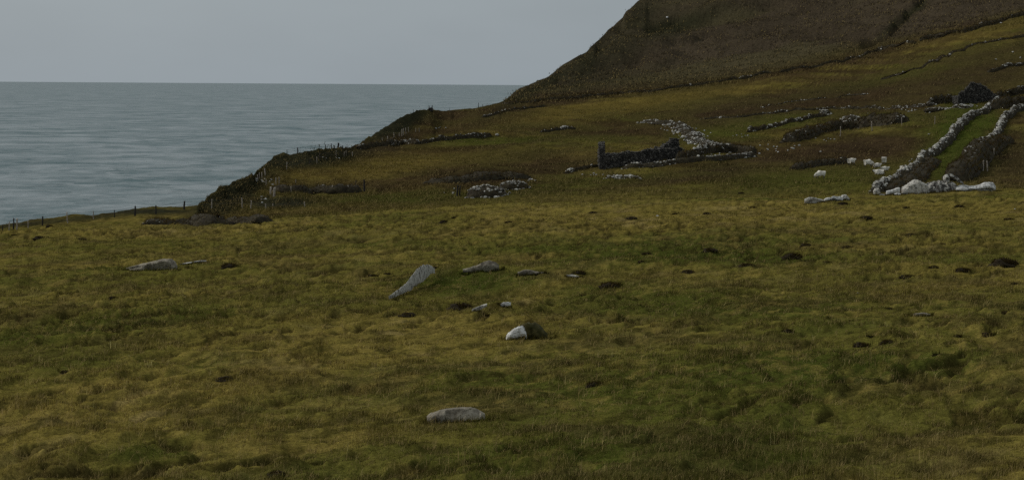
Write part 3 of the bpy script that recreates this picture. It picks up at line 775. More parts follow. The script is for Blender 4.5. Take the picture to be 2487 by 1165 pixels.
boulder('boulder', 'long white rock with a thin waist lying at the right end of the crest', [(2322, 454, 460), (2330, 447, 462), (2342, 446, 461), (2354, 450, 460), (2368, 450, 461), (2380, 448, 462), (2390, 443, 463), (2402, 442, 463), (2412, 443, 463), (2418, 452, 461)], MAT_WHITE, -.03, Yd=YB - .6, seed=42, amp=.08, sink=.2)
boulder('boulder', 'slender white rock slanting at the left foot of the big speckled boulder', [(2152, 464, 470), (2162, 461, 469), (2172, 459, 468), (2181, 455, 464), (2186, 456, 462)], MAT_WHITE, .0, Yd=YB - .3, seed=44, sink=.2)
boulder('boulder', 'small white cobble in front of the slender slanting white rock', [(2172, 471, 475), (2179, 468, 476), (2188, 470, 475)], MAT_WHITE, .0, Yd=YB - 1.5, seed=45)
boulder('boulder', 'low pale stone on the crest at the foot of the stone wall end', [(2132, 474, 478), (2140, 471, 478), (2150, 472, 477)], MAT_WHITE, -.03, Yd=YB - 1.2, seed=46)
boulder('boulder', 'yellowish lichen stone at the lowest end of the stone wall', [(2121, 462, 474), (2126, 456, 473), (2133, 455, 472), (2138, 460, 470)], MAT_STONE, .03, Yd=YB + 1.5, seed=47)

# ------------------------------------------------------------------ dry stone walls and turf banks
def path_xy(uv, step):
    ks = [place(*p) if len(p) == 2 else place(p[0], None, p[2]) for p in uv]
    out = []
    for a, b in zip(ks[:-1], ks[1:]):
        n = max(1, int(np.linalg.norm((b - a)[:2]) / step))
        for i in range(n):
            out.append(a + (b - a) * i / n)
    out.append(ks[-1])
    out = np.array(out)
    if len(out) > 5:
        k = np.array([.25, .5, .25])
        for _ in range(2):
            out[1:-1] = out[:-2] * .25 + out[1:-1] * .5 + out[2:] * .25
    for p in out:
        uu = project(p[None])[0][0]
        p[2] = place(uu, None, p[1])[2]
    return out
def core_mesh(pts, w, h, seed, taper=.5, jag=.25):
    n = len(pts); d = np.gradient(pts[:, :2], axis=0); d /= np.linalg.norm(d, axis=1)[:, None] + 1e-9
    nr = np.stack([-d[:, 1], d[:, 0]], 1)
    prof = [(-.55, -.35), (-.5, .10), (-.40, .55), (-.24, .90), (0, 1.0), (.24, .90), (.40, .55), (.5, .10), (.55, -.35)]
    V = []
    s = np.concatenate([[0], np.cumsum(np.linalg.norm(np.diff(pts[:, :2], axis=0), axis=1))])
    hv = h * (1 + jag * 2 * (fbm(s / 1.7 + seed, s * 0 + seed, 3, seed % 60) - .5)) 
    e = np.minimum(1, np.minimum(s + .3, s[-1] - s + .3) / 1.2) ** taper
    hv = hv * e
    for i in range(n):
        for k, (a, b) in enumerate(prof):
            q = 1 + .35 * (vnoise(np.array([s[i] * 1.3 + k * 7.1]), np.array([k * 3.3 + seed]), seed % 60)[0] - .5)
            V.append([pts[i, 0] + nr[i, 0] * a * w * q, pts[i, 1] + nr[i, 1] * a * w * q, pts[i, 2] + b * hv[i] * (q if b > 0 else 1)])
    m = len(prof); Fc = []
    for i in range(n - 1):
        for k in range(m - 1):
            Fc.append((i * m + k, i * m + k + 1, (i + 1) * m + k + 1, (i + 1) * m + k))
    Fc.append(tuple(range(m))[::-1]); Fc.append(tuple((n - 1) * m + k for k in range(m)))
    return np.array(V), Fc, s, nr, hv
STM = [[mesh('stone', b, ICO1[1], [MAT_WALLST], tint=np.full(len(b), t), smooth=False) for b in STONES] for t in (-.10, -.02, .05, .11)]
def put_stones(P, R, tint, root):
    if len(P) <= 100:                       # few enough to be single stones
        for p, r, t in zip(P, R, tint):
            o = link('stone', STM[int(np.clip((t + .14) / .065, 0, 3))][RS.randint(len(STONES))], p, root, RS.rand() * 6.28)
            o.scale = (r, r, r)
        return
    V, T, tn = scatter_stones(P, R, tint)
    link('stonework', mesh('stonework', V, T, [MAT_WALLST], tint=tn, smooth=False), (0, 0, 0), root)
def wall(name, label, cat, uv, w=.9, h=1.0, dens=6, size=(.16, .34), pale=.5, tops=.6, seed=1, core=None, group=None, spill=.0, cname='turf_core', jag=.25, bias=0.0, fuzz=34, gap=.03):
    pts = path_xy(uv, .7)
    V, Fc, s, nr, hv = core_mesh(pts, w, h, seed, jag=jag)
    org = pts[0].copy()
    root = empty(name, org, label, cat, group)
    V = V - org
    V = V + (fbm(V[:, 0] * 1.9 + seed, V[:, 1] * 1.9 + V[:, 2] * 2.3, 3, seed % 40) - .5)[:, None] * np.array([.9, .9, .8]) * min(h, 1.4)
    # heather and rough grass growing on the bank
    nf = int(s[-1] * fuzz * (w + h)); fi = RS.randint(len(pts) - 1, size=nf); ki = RS.randint(1, 7, size=nf)
    q = V[fi * 9 + ki] * 1.0; q2 = V[(fi + 1) * 9 + np.minimum(ki + RS.randint(0, 2, size=nf), 8)]; tq_ = RS.rand(nf, 1)
    Pf = q * (1 - tq_) + q2 * tq_
    cf_ = np.clip(np.array([C_BANKA, C_BANKB, C_BANKC])[RS.randint(3, size=nf)] * (1 + .35 * RS.randn(nf, 1)), .004, .3)
    bv, bt, bc = blades(Pf, (.10 + .40 * RS.rand(nf) ** 1.5) * min(1.2, .5 + h * .5), np.maximum(.03, .42 * pts[0, 1] / (F * .4117)) * np.ones(nf), cf_, 1.0, False)
    Fall = [tuple(f) for f in Fc] + [tuple(int(k) + len(V) for k in f) for f in bt]
    link(cname, mesh(cname, np.concatenate([V, bv]), Fall, [core or MAT_BANK, MAT_BLADE], cols=np.concatenate([np.full((len(V), 3), .03), bc]), midx=np.concatenate([np.zeros(len(Fc)), np.ones(len(bt))])), (0, 0, 0), root)
    n = int(s[-1] * dens)
    if n:
        gate = fbm(np.linspace(0, s[-1], 400) / 2.6 + seed, np.zeros(400) + seed, 2, 13)
        pr = sstep(.34, .68, gate) ** 1.4 + gap; pr /= pr.sum()
        t = np.linspace(0, s[-1], 400)[RS.choice(400, n, p=pr)] + RS.rand(n) * s[-1] / 400
        i = np.clip(np.searchsorted(s, t) - 1, 0, len(s) - 2); f = ((t - s[i]) / np.maximum(s[i + 1] - s[i], 1e-6))[:, None]
        c = pts[i] * (1 - f) + pts[i + 1] * f
        hh = hv[i] * (1 - f[:, 0]) + hv[i + 1] * f[:, 0]
        top = RS.rand(n) < tops
        a = np.where(top, RS.randn(n) * .16 + bias * .8, (RS.rand(n) - .5) * (1.1 + spill) * (1 - abs(bias)) + bias * .9)
        zz = hh * np.where(abs(a) < .5, np.clip(1.02 - (abs(a) / .52) ** 2.2, 0, 1), 0.03)
        P = np.stack([c[:, 0] + nr[i, 0] * a * w, c[:, 1] + nr[i, 1] * a * w, c[:, 2] + zz], 1) - org
        R = size[0] * .6 + (size[1] * 1.15 - size[0] * .6) * RS.rand(n) ** 2.2
        P[:, 2] += R * .12
        tint = np.where(RS.rand(n) < pale, .03 + .10 * RS.rand(n), -.12 + .12 * RS.rand(n))
        put_stones(P, R, tint, root)
    return root
wall('stone_wall', 'tumbled pale stone wall climbing from the crest boulders, left edge of the green lane', 'stone wall',
     [(2128, 470), (2160, 452), (2200, 428), (2235, 402), (2262, 380), (2290, 358), (2312, 336), (2330, 312), (2345, 295), (2370, 281), (2392, 278), (2408, 262), (2426, 246)], w=1.5, h=1.0, dens=22, size=(.12, .30), pale=.66, tops=.6, seed=3, jag=.5, bias=.12, fuzz=7, gap=.30)
wall('turf_bank', 'dark shaded bank along the right foot of the tumbled lane wall', 'bank', [(2150, 469), (2186, 452), (2220, 433), (2246, 410), (2264, 390)], w=3.4, h=.75, dens=0, seed=6)
wall('stone_wall', 'pale stone wall on the right edge of the narrow green lane', 'stone wall',
     [(2345, 392), (2362, 372), (2385, 353), (2410, 340), (2424, 326), (2432, 306), (2440, 290), (2458, 276), (2487, 266), (2530, 256)], w=1.4, h=.95, dens=22, size=(.12, .28), pale=.66, tops=.6, seed=5, jag=.5, bias=.1, fuzz=7, gap=.30)
wall('turf_bank', 'brown bracken covered bank at the lower end of the right lane wall', 'bank', [(2322, 440), (2345, 415), (2366, 388), (2400, 368), (2440, 352)], w=3.6, h=1.5, dens=.8, size=(.1, .2), pale=.6, seed=7)
wall('turf_bank', 'dark turf bank at the head of the lane, between the two lane walls', 'bank', [(2418, 266), (2445, 258), (2500, 254)], w=3, h=1.5, dens=.6, size=(.1, .2), seed=8)
wall('stone_wall', 'broken line of white stones topping the green terrace below the heather', 'stone wall', [(1818, 322), (1862, 312), (1905, 302), (1945, 293), (1985, 284), (2012, 272)], w=1.0, h=.7, dens=6, size=(.12, .30), pale=.6, tops=.7, seed=9, jag=.6)
wall('turf_bank', 'long dark bank with shaded face below the heap of pale stones', 'bank', [(1918, 345), (1960, 334), (2000, 322), (2040, 314), (2090, 306), (2140, 301), (2190, 299)], w=3.4, h=1.5, dens=2.2, size=(.12, .26), pale=.8, tops=.6, seed=11, jag=.35)
wall('stone_wall', 'low crumbled wall of scattered stones along the foot of the brown heather', 'stone wall', [(1700, 290), (1745, 287), (1800, 286), (1850, 278), (1900, 272), (1960, 268), (2010, 263), (2110, 260), (2200, 262), (2270, 256)], w=.9, h=.35, dens=4, size=(.11, .28), pale=.55, tops=.5, seed=13, jag=.9, spill=.8)
wall('stone_wall', 'faint row of pale stones crossing the brown heather above the terrace', 'stone wall', [(1850, 262), (1885, 254), (1927, 247), (1985, 241), (2045, 232), (2105, 229)], w=.8, h=.14, dens=1.6, size=(.12, .26), pale=.75, tops=.6, seed=15, jag=.9, spill=.8)
wall('stone_wall', 'tumbled zigzag wall of white stones running down behind the ruined cottage', 'stone wall', [(1568, 298), (1600, 299), (1632, 301), (1655, 306), (1672, 322), (1688, 336), (1700, 346), (1722, 352), (1748, 360)], w=3.0, h=.5, dens=11, size=(.13, .36), pale=.68, tops=.15, seed=17, spill=.6, jag=.7, fuzz=10)
wall('stone_wall', 'dark field wall with pale capping stones right of the ruined cottage', 'stone wall', [(1648, 388), (1690, 379), (1735, 372), (1790, 370), (1832, 374)], w=1.2, h=1.3, dens=8, size=(.14, .3), pale=.6, tops=.6, seed=19)
wall('stone_wall', 'low outer wall of white stones in front of the ruined cottage', 'stone wall', [(1515, 411), (1560, 407), (1620, 401), (1680, 394), (1740, 389), (1800, 384), (1832, 381)], w=1.0, h=.7, dens=7, size=(.13, .3), pale=.65, tops=.5, seed=21, spill=.5, fuzz=12)
wall('stone_wall', 'short thin line of pale stones climbing to the cottage gable', 'stone wall', [(1374, 422), (1400, 414), (1425, 409), (1452, 404)], w=.8, h=.5, dens=8, size=(.12, .26), pale=.8, tops=.7, seed=23)
wall('stone_wall', 'short pale remnant of wall alone in the green field above the cottage', 'stone wall', [(1314, 322), (1340, 319), (1366, 315), (1394, 313)], w=.9, h=.55, dens=7, size=(.15, .32), pale=.7, tops=.6, seed=25)
wall('stone_wall', 'dark dry stone wall meeting the sea cliff at its left end', 'stone wall', [(868, 362), (905, 357), (940, 355), (980, 352), (1014, 350)], w=.9, h=1.0, dens=9, size=(.14, .3), pale=.05, tops=.4, seed=27)
wall('stone_wall', 'long dark wall with a few white stones continuing right from the cliff wall', 'stone wall', [(1022, 349), (1060, 343), (1100, 340), (1145, 335), (1192, 331)], w=.9, h=.85, dens=6, size=(.14, .34), pale=.12, tops=.6, seed=29, jag=.5)
wall('stone_wall', 'thin broken wall crossing the slope below the mountain edge', 'stone wall', [(1172, 285), (1205, 278), (1240, 268), (1280, 263), (1325, 259)], w=.9, h=.45, dens=2, size=(.14, .3), pale=.35, tops=.6, seed=31, jag=.8)
wall('turf_bank', 'dark turf wall at the mountain foot, from the sea edge to the middle', 'bank', [(1226, 253), (1300, 246), (1400, 238), (1500, 229), (1600, 219), (1700, 206), (1790, 192)], w=2.8, h=.65, dens=.25, size=(.2, .4), pale=.3, seed=33, jag=.6)
wall('stone_wall', 'mountain foot wall with specks of white stone, right of the turf wall', 'stone wall', [(1795, 192), (1850, 180), (1930, 168), (2000, 157), (2060, 144), (2130, 124), (2225, 105)], w=1.6, h=.65, dens=1.2, size=(.14, .36), pale=.6, tops=.6, seed=35, jag=.8, spill=.6)
wall('turf_bank', 'uppermost dark boundary bank at the right edge under the mountain', 'bank', [(2235, 98), (2300, 84), (2380, 66), (2440, 50), (2500, 36)], w=2.8, h=1.0, dens=.15, size=(.2, .4), pale=.5, seed=37, jag=.6)
wall('stone_wall', 'dark terrace wall with few white stones slanting up across the ochre slope', 'stone wall', [(2140, 193), (2172, 184), (2210, 172), (2260, 152), (2310, 131), (2350, 116), (2400, 104), (2487, 88), (2540, 78)], w=1.6, h=.42, dens=.7, size=(.16, .40), pale=.7, tops=.6, seed=39, jag=.8, spill=.5)
wall('stone_wall', 'short dark wall running left from the stone hut gable', 'stone wall', [(2255, 258), (2280, 252), (2305, 247), (2322, 243)], w=1.2, h=1.5, dens=5, size=(.14, .28), pale=.15, tops=.4, seed=41)
wall('stone_wall', 'dark wall running right from the stone hut to the frame edge', 'stone wall', [(2418, 243), (2445, 235), (2490, 226), (2540, 216)], w=1.3, h=1.5, dens=5, size=(.14, .28), pale=.2, tops=.5, seed=43)
wall('stone_wall', 'upper right wall remnant of yellowish stones above the hut', 'stone wall', [(2400, 176), (2440, 164), (2487, 155), (2540, 148)], w=1.0, h=.6, dens=4, size=(.15, .3), pale=.5, tops=.6, seed=45)
wall('turf_bank', 'overgrown dark field bank with fence posts in the lower left field', 'bank', [(664, 466), (700, 467), (760, 468), (820, 467), (868, 464)], w=2.2, h=.85, dens=1.2, size=(.10, .2), pale=.6, tops=.2, seed=47, jag=.4, fuzz=22)
wall('turf_bank', 'dark turf mound, left of the three on the far left crest', 'bank', [(374, 545), (400, 545), (440, 544), (468, 542)], w=2.4, h=.5, dens=1, size=(.1, .2), pale=.6, seed=49)
wall('turf_bank', 'tallest dark turf mound on the far left crest, beside white rubble', 'bank', [(478, 544), (500, 543), (520, 543), (541, 543)], w=2.6, h=.75, dens=1, size=(.1, .2), pale=.5, seed=51)
wall('turf_bank', 'long low dark turf mound, right of the three on the left crest', 'bank', [(562, 541), (595, 540), (640, 539)], w=2.0, h=.5, dens=.5, size=(.1, .2), seed=53)
wall('turf_bank', 'dark shadowed bank curving behind the heap of dark stones', 'bank', [(1052, 448), (1100, 442), (1160, 434), (1215, 430), (1262, 434)], w=4.4, h=.8, dens=.1, size=(.1, .2), seed=55, jag=.3)
wall('turf_bank', 'low dark peat bank above the grazing sheep', 'bank', [(1932, 412), (1965, 406), (2010, 399), (2055, 392)], w=2.0, h=.8, dens=.2, size=(.1, .2), seed=57, jag=.15)

def heap(name, label, u, v, wpx, dpx_m, h, nst, size, pale, seed, core=None):
    """mound of tumbled stones"""
    p = place(u, v); sx = wpx / F * p[1] / 2; sy = dpx_m
    V = ICO3[0].copy() * np.array([1, 1, 1.0])
    V = rough(V, .22, 1.6, seed); V = V[:, :] * np.array([sx, sy, h]); V[:, 2] -= h * .12
    root = empty(name, p, label, 'stone heap')
    nf = int(200 * (sx + sy)); q = V[RS.randint(len(V), size=nf)] + RS.randn(nf, 3) * .12; q = q[q[:, 2] > 0]; nf = len(q)
    cf_ = np.clip(np.array([C_BANKA, C_BANKB, C_BANKC])[RS.randint(3, size=nf)] * (1 + .35 * RS.randn(nf, 1)), .004, .3)
    bv, bt, bc = blades(q, .12 + .25 * RS.rand(nf), np.full(nf, .07), cf_, 1.0, False)
    link('turf_core', mesh('turf_core', np.concatenate([V, bv]), np.concatenate([ICO3[1], bt + len(V)]), [core or MAT_BANK, MAT_BLADE], cols=np.concatenate([np.full((len(V), 3), .03), bc]), midx=np.concatenate([np.zeros(len(ICO3[1])), np.ones(len(bt))])), (0, 0, 0), root)
    a = RS.rand(nst) * 6.283; r = np.sqrt(RS.rand(nst)) * 1.12
    x = np.cos(a) * r; y = np.sin(a) * r - .1
    z = np.sqrt(np.maximum(1 - np.minimum(x * x + y * y, 1), 0)) * h * .9
    P = np.stack([x * sx, y * sy, z], 1)
    for q, xx, yy in zip(P, x, y):
        if xx * xx + yy * yy > .9:
            uu = project((p + q)[None])[0][0]; q[2] = place(uu, None, p[1] + q[1])[2] - p[2] + .05
    R = size[0] + (size[1] - size[0]) * RS.rand(nst) ** 1.5
    tn = np.where(RS.rand(nst) < pale, .04 + .08 * RS.rand(nst), -.12 + .1 * RS.rand(nst))
    put_stones(P, R, tn, root)
heap('stone_heap', 'rounded heap of pale stones on top of the long dark bank', 2068, 300, 62, 2.2, 1.7, 130, (.16, .34), .75, 61)
heap('stone_heap', 'small pale stone heap ending the terrace wall', 2004, 278, 30, 1.4, 1.1, 45, (.16, .34), .7, 62)
heap('stone_heap', 'dark overgrown stone heap beside the thick post in the lower field', 1182, 474, 100, 2.6, 1.35, 90, (.14, .32), .35, 63)
heap('stone_heap', 'lower dark stone heap right of the overgrown heap', 1248, 458, 74, 2.0, 1.1, 90, (.14, .32), .4, 64)
heap('stone_heap', 'scatter of white rubble below the cottage wall', 1512, 432, 84, 1.5, .35, 80, (.15, .4), .9, 65)
heap('stone_heap', 'white rubble heap at the bend of the zigzag wall', 1690, 330, 40, 1.8, 1.0, 80, (.15, .36), .75, 66)
heap('stone_heap', 'pale rubble heap at the low end of the zigzag wall', 1738, 366, 50, 1.6, .8, 60, (.15, .38), .75, 67)
heap('stone_heap', 'pale tumbled stones in front of the stone hut', 2280, 268, 70, 1.5, .6, 60, (.14, .3), .8, 68)
heap('stone_heap', 'white tumbled stones at the hut foot beside the lane wall top', 2335, 263, 46, 1.4, .8, 55, (.14, .34), .85, 69)
heap('stone_heap', 'little white rubble heap between two dark mounds on the left crest', 481, 542, 26, .8, .6, 30, (.10, .22), .9, 70)

# ------------------------------------------------------------------ ruined buildings
def masonry(A, B, thick, prof, name, parent, org, seed, pale=.08):
    """a ragged standing wall of laid stones from A to B (x, y); prof(t) = height"""
    A = np.array(A, float); B = np.array(B, float)
    Lw = np.linalg.norm(B - A); d = (B - A) / Lw; n = np.array([-d[1], d[0]])
    def gz(p):
        return place(project(np.array([[p[0], p[1], org[2]]]))[0][0], None, p[1])[2]
    zb = min(gz(A), gz(B), gz((A + B) / 2)) - .3
    nx = max(6, int(Lw / .35)); nz_ = 10
    Vs, Ts, Tn = [], [], []
    V = []
    for side in (-1, 1):
        for i in range(nx + 1):
            t = i / nx; top = gz(A + d * Lw * t) + prof(t)
            for k in range(nz_ + 1):
                q = A + d * Lw * t + n * side * (thick / 2 - .06)
                V.append([q[0], q[1], zb + (top - zb) * k / nz_])
    V = np.array(V) - org; m = nz_ + 1; o2 = (nx + 1) * m; T = []
    for i in range(nx):
        for k in range(nz_):
            a, b, c, e = i * m + k, (i + 1) * m + k, (i + 1) * m + k + 1, i * m + k + 1
            T += [(a, b, c), (a, c, e), (o2 + a, o2 + c, o2 + b), (o2 + a, o2 + e, o2 + c)]
        a, b = i * m + nz_, (i + 1) * m + nz_
        T += [(a, b, o2 + b), (a, o2 + b, o2 + a)]
    for a0 in (0, nx * m):
        for k in range(nz_):
            a = a0 + k
            T += [(a, a + 1, o2 + a + 1), (a, o2 + a + 1, o2 + a)]
    T = np.array(T)
    # laid stones
    P, R, tn = [], [], []
    z = 0.0; row = 0
    hmax = max(prof(t) for t in np.linspace(0, 1, 60))
    while z < hmax + .35:
        ch = .20 + .09 * RS.rand(); x = RS.rand() * .3
        while x < Lw:
            wd_ = .24 + .34 * RS.rand(); t = min((x + wd_ / 2) / Lw, 1)
            hp = prof(t)
            if z < hp + .05:
                g = gz(A + d * Lw * t)
                for side in (-1, 1):
                    q = A + d * (x + wd_ / 2) + n * side * (thick / 2 - .07)
                    P.append([q[0], q[1], g + z + ch / 2]); R.append(wd_ * .55); tn.append(.05 + .2 * RS.rand() if RS.rand() < pale else -.12 + .16 * RS.rand())
                if z + ch > hp - .1:
                    q = A + d * (x + wd_ / 2); P.append([q[0], q[1], g + hp]); R.append(wd_ * .6); tn.append(.2 * RS.rand() - .08)
            x += wd_
        z += ch; row += 1
    Vst, Tst, tst = scatter_stones(np.array(P) - org, np.array(R), tn, tilt=.12)
    V2 = np.concatenate([V, Vst]); T2 = np.concatenate([T, Tst + len(V)]); tt = np.concatenate([np.full(len(V), -.12), tst])
    return link(name, mesh(name, V2, T2, [MAT_RUIN], tint=tt, smooth=False), (0, 0, 0), parent)
def rag(pairs, seed, amp=.12):
    xs, ys = zip(*pairs)
    def f(t):
        return max(.05, float(np.interp(t, xs, ys)) + amp * 2 * (float(vnoise(np.array([t * 23.0 + seed]), np.array([seed * 1.7]), 5)[0]) - .5))
    return f
def cottage():
    p = place(1464, 411); q = place(1646, 399)
    Yc = p[1]; org = p.copy()
    root = empty('ruined_cottage', org, 'roofless dark stone cottage ruin with one tall thin gable on its left', 'ruin')
    k = Yc / F
    A = np.array([p[0], Yc]); B = np.array([(1640 - CU) / F * (Yc + 5), Yc + 5.0])
    back = np.array([-.10, 5.4])
    masonry(A, B, .7, rag([(0, 2.2), (.08, 1.9), (.2, 2.15), (.45, 2.05), (.7, 2.1), (.85, 2.0), (1, 1.9)], 3), 'front_wall', root, org, 3)
    masonry(A + [-.15, -.1], A + back, .85, rag([(0, 3.3), (.2, 3.7), (.5, 3.9), (.8, 2.6), (1, 2.0)], 4), 'gable_wall', root, org, 4)
    masonry(A + back, B + back, .7, rag([(0, 1.7), (.5, 1.5), (.75, 2.0), (1, 1.8)], 5), 'back_wall', root, org, 5)
    masonry(B + [-2.9, 1.4], B + [1.2, 3.4], .9, rag([(0, 1.9), (.3, 2.5), (.55, 3.0), (.75, 2.7), (1, 1.4)], 6), 'gable_wall', root, org, 6)
    c = B + np.array([-.9, 2.35])
    masonry(c, c + [1.4, .65], 1.0, rag([(0, 3.3), (.5, 3.55), (1, 3.25)], 7, .08), 'chimney_stump', root, org, 7)
cottage()
def hut():
    a = place(2321, 244); b = place(2416, 246); Yh = min(a[1], b[1]) ; org = a.copy(); org[1] = Yh
    w = (2416 - 2321) / F * Yh; H = 50 / F * Yh
    A = np.array([(2321 - CU) / F * Yh, Yh]); B = np.array([(2416 - CU) / F * Yh, Yh])
    org = place(2321, None, Yh)
    root = empty('ruined_hut', org, 'dark stone hut ruin with a pointed gable at the upper right', 'ruin')
    pr = rag([(0, .42 * H), (.05, .6 * H), (.14, .66 * H), (.24, .86 * H), (.33, 1.12 * H), (.46, .98 * H), (.68, .72 * H), (.85, .42 * H), (1, .18 * H)], 8, .08)
    masonry(A, B, .9, pr, 'gable_wall', root, org, 8, .03)
    masonry(A + [.4, .5], A + [.9, 7], .8, rag([(0, .45 * H), (1, .3 * H)], 9), 'side_wall', root, org, 9, .03)
    masonry(B + [-.4, .5], B + [.1, 7], .8, rag([(0, .25 * H), (1, .3 * H)], 10), 'side_wall', root, org, 10, .03)
    masonry(A + [.9, 7], B + [0, 7], .8, rag([(0, .3 * H), (.5, .5 * H), (1, .2 * H)], 11), 'back_wall', root, org, 11, .03)
hut()

# ------------------------------------------------------------------ fences
def post_mesh(name, r, mat, seed):
    rr_ = np.random.RandomState(seed); V = []; seg = 8; hs_ = [-.25, 0, .3, .6, .85, 1.0]
    for i, z in enumerate(hs_):
        ox, oy = rr_.randn(2) * .012
        for k in range(seg):
            t = 2 * math.pi * k / seg; q = r * (1 + .12 * rr_.randn()) * (1.05 - .12 * z)
            V.append([ox + math.cos(t) * q, oy + math.sin(t) * q, z + (.03 * rr_.randn() if i == 5 else 0)])
    Fc = [(i * seg + k, i * seg + (k + 1) % seg, (i + 1) * seg + (k + 1) % seg, (i + 1) * seg + k) for i in range(5) for k in range(seg)]
    Fc.append(tuple(5 * seg + k for k in range(seg))); Fc.append(tuple(range(seg))[::-1])
    return mesh(name, np.array(V), Fc, [mat])
POST = {'pale': [post_mesh('post', .065, MAT_WOOD, 1), post_mesh('post', .075, MAT_WOOD, 2)], 'dark': [post_mesh('post', .07, MAT_DWOOD, 3), post_mesh('post', .085, MAT_DWOOD, 4)]}
def tube(P, r):
    P = np.array(P); V = []; Fc = []
    for i, p in enumerate(P):
        d = P[min(i + 1, len(P) - 1)] - P[max(i - 1, 0)]; d /= np.linalg.norm(d) + 1e-9
        a = np.cross(d, [0, 0, 1]); a /= np.linalg.norm(a) + 1e-9; b = np.cross(a, d)
        for k in range(4):
            t = math.pi / 2 * k; V.append(p + r * (a * math.cos(t) + b * math.sin(t)))
    for i in range(len(P) - 1):
        for k in range(4):
            Fc.append((i * 4 + k, i * 4 + (k + 1) % 4, (i + 1) * 4 + (k + 1) % 4, (i + 1) * 4 + k))
    return np.array(V), Fc
def fence(label, posts, wires=True, name='post_fence', maxgap=60):
    """posts: (u, top v, base v, 'pale'/'dark', thickness, lean)"""
    pts = []
    root = None
    for i, (u, vt, vb, kd, th, ln) in enumerate(posts):
        p = place(u, vb)
        h = max((vb - vt) / F * p[1], .5)
        if root is None:
            org = p.copy(); root = empty(name, org, label, 'fence')
        o = link('post', POST[kd][i % 2], p - org, root)
        o.scale = (th, th, h); o.rotation_euler = (.05 * RS.randn(), ln + .04 * RS.randn(), RS.rand() * 6)
        pts.append((p - org, h, u))
    if wires:
        for f_ in (.88, .5):
            run = [[]]
            for (p, h, u) in pts:
                if run[-1] and abs(u - run[-1][-1][1]) > maxgap:
                    run.append([])
                run[-1].append((p + np.array([0, 0, h * f_]), u))
            for rn in run:
                if len(rn) > 1:
                    V, Fc = tube([a for a, _ in rn], .012)
                    link('wire', mesh('wire', V, Fc, [MAT_WIRE]), (0, 0, 0), root)
p_, d_ = 'pale', 'dark'
fence('post and wire fence along the sea cliff edge on the far left', [(6, 546, 560, d_, .8, 0), (22, 537, 559, p_, .7, 0), (33, 530, 557, d_, 1, 0), (41, 530, 557, p_, 1, -.12), (68, 535, 553, p_, .7, 0), (103, 525, 547, d_, .9, 0), (164, 515, 541, p_, 1, 0), (227, 512, 532, p_, .7, 0), (278, 510, 528, d_, .7, 0), (328, 500, 524, d_, 1.1, 0), (379, 499, 520, d_, 1.2, 0), (447, 488, 508, d_, 1.1, 0), (514, 484, 506, p_, .9, 0), (588, 480, 505, p_, .9, 0), (609, 487, 506, p_, .9, 0), (645, 499, 505, p_, 1, 0), (663, 499, 505, p_, .8, 0), (740, 490, 501, p_, .8, 0)], maxgap=90)
fence('pale fence posts standing along the overgrown lower left bank', [(707, 452, 467, p_, .8, 0), (774, 449, 468, p_, 1, 0), (807, 450, 468, p_, .9, 0), (812, 455, 468, p_, .9, 0), (834, 453, 467, p_, .8, 0), (845, 450, 467, p_, 1.2, .06), (864, 437, 463, d_, 1.0, 0), (885, 436, 464, d_, 1.5, 0)])
fence('close pair of thick white posts at the left end of the lower bank', [(657, 454, 474, p_, 1.7, .05), (666, 455, 477, p_, 1.9, .05)], wires=False, name='gate_posts')
fence('dark post and wire fence on top of the gorse bluff by the sea', [(697, 360, 370, d_, .8, 0), (723, 354, 368, d_, 1.2, 0), (775, 351, 364, d_, 1, 0), (790, 351, 362, d_, .9, 0), (805, 348, 361, d_, 1.2, -.08), (812, 353, 362, d_, 1, 0), (821, 347, 361, d_, 2.6, 0), (831, 353, 361, d_, .9, 0), (845, 355, 361, d_, .8, 0)])
fence('thin grey fence posts along the foot of the gorse bluff', [(696, 394, 411, p_, .8, 0), (752, 384, 401, d_, .8, 0), (770, 381, 398, p_, .7, 0), (777, 371, 392, d_, .8, 0), (816, 366, 383, p_, .8, 0), (835, 368, 380, p_, 1, .1), (841, 366, 378, p_, .8, 0), (856, 369, 380, p_, 1.1, -.05)])
fence('leaning pale posts beside the bare path between the two bluffs', [(644, 409, 427, p_, 1.4, 0), (636, 418, 432, p_, .8, 0), (630, 420, 434, p_, .8, 0), (627, 424, 438, p_, .7, 0), (646, 436, 450, p_, 1.1, .25), (670, 431, 447, p_, .9, 0), (678, 430, 446, p_, .8, 0), (718, 436, 446, p_, .8, 0)], wires=False)
fence('cluster of weathered posts on the dark slope by the cliff wall', [(929, 335, 346, p_, .9, 0), (942, 331, 344, p_, 1.2, 0), (953, 335, 343, p_, 1, 0), (957, 322, 335, p_, .9, 0), (970, 323, 331, p_, 1, 0), (976, 314, 331, p_, 1.3, 0), (980, 312, 328, p_, .9, 0), (986, 311, 325, p_, 1.1, 0), (992, 309, 320, p_, .9, 0), (1009, 312, 322, p_, .8, 0), (1018, 311, 321, p_, .8, 0)], wires=False)
fence('dark posts on the skyline left of the mountain foot', [(1042, 257, 268, d_, 1.3, 0), (1050, 256, 268, d_, 1.3, 0), (1092, 262, 270, d_, .7, 0), (1162, 250, 262, d_, 1, 0), (1172, 253, 260, d_, .8, 0), (1004, 266, 275, d_, .7, 0)], wires=False)
fence('spaced wooden posts in front of the long dark bank', [(2041, 308, 331, p_, 1, 0), (2118, 294, 318, p_, 1, 0), (2190, 285, 303, p_, .9, 0), (2270, 283, 302, p_, .7, 0)])
fence('pale posts in the bracken beside the right lane wall', [(2388, 390, 415, p_, 1, 0), (2398, 391, 415, p_, 1, .03), (2413, 360, 382, p_, .9, 0), (2460, 268, 282, p_, .9, 0), (2351, 372, 390, p_, .6, 0)], wires=False)
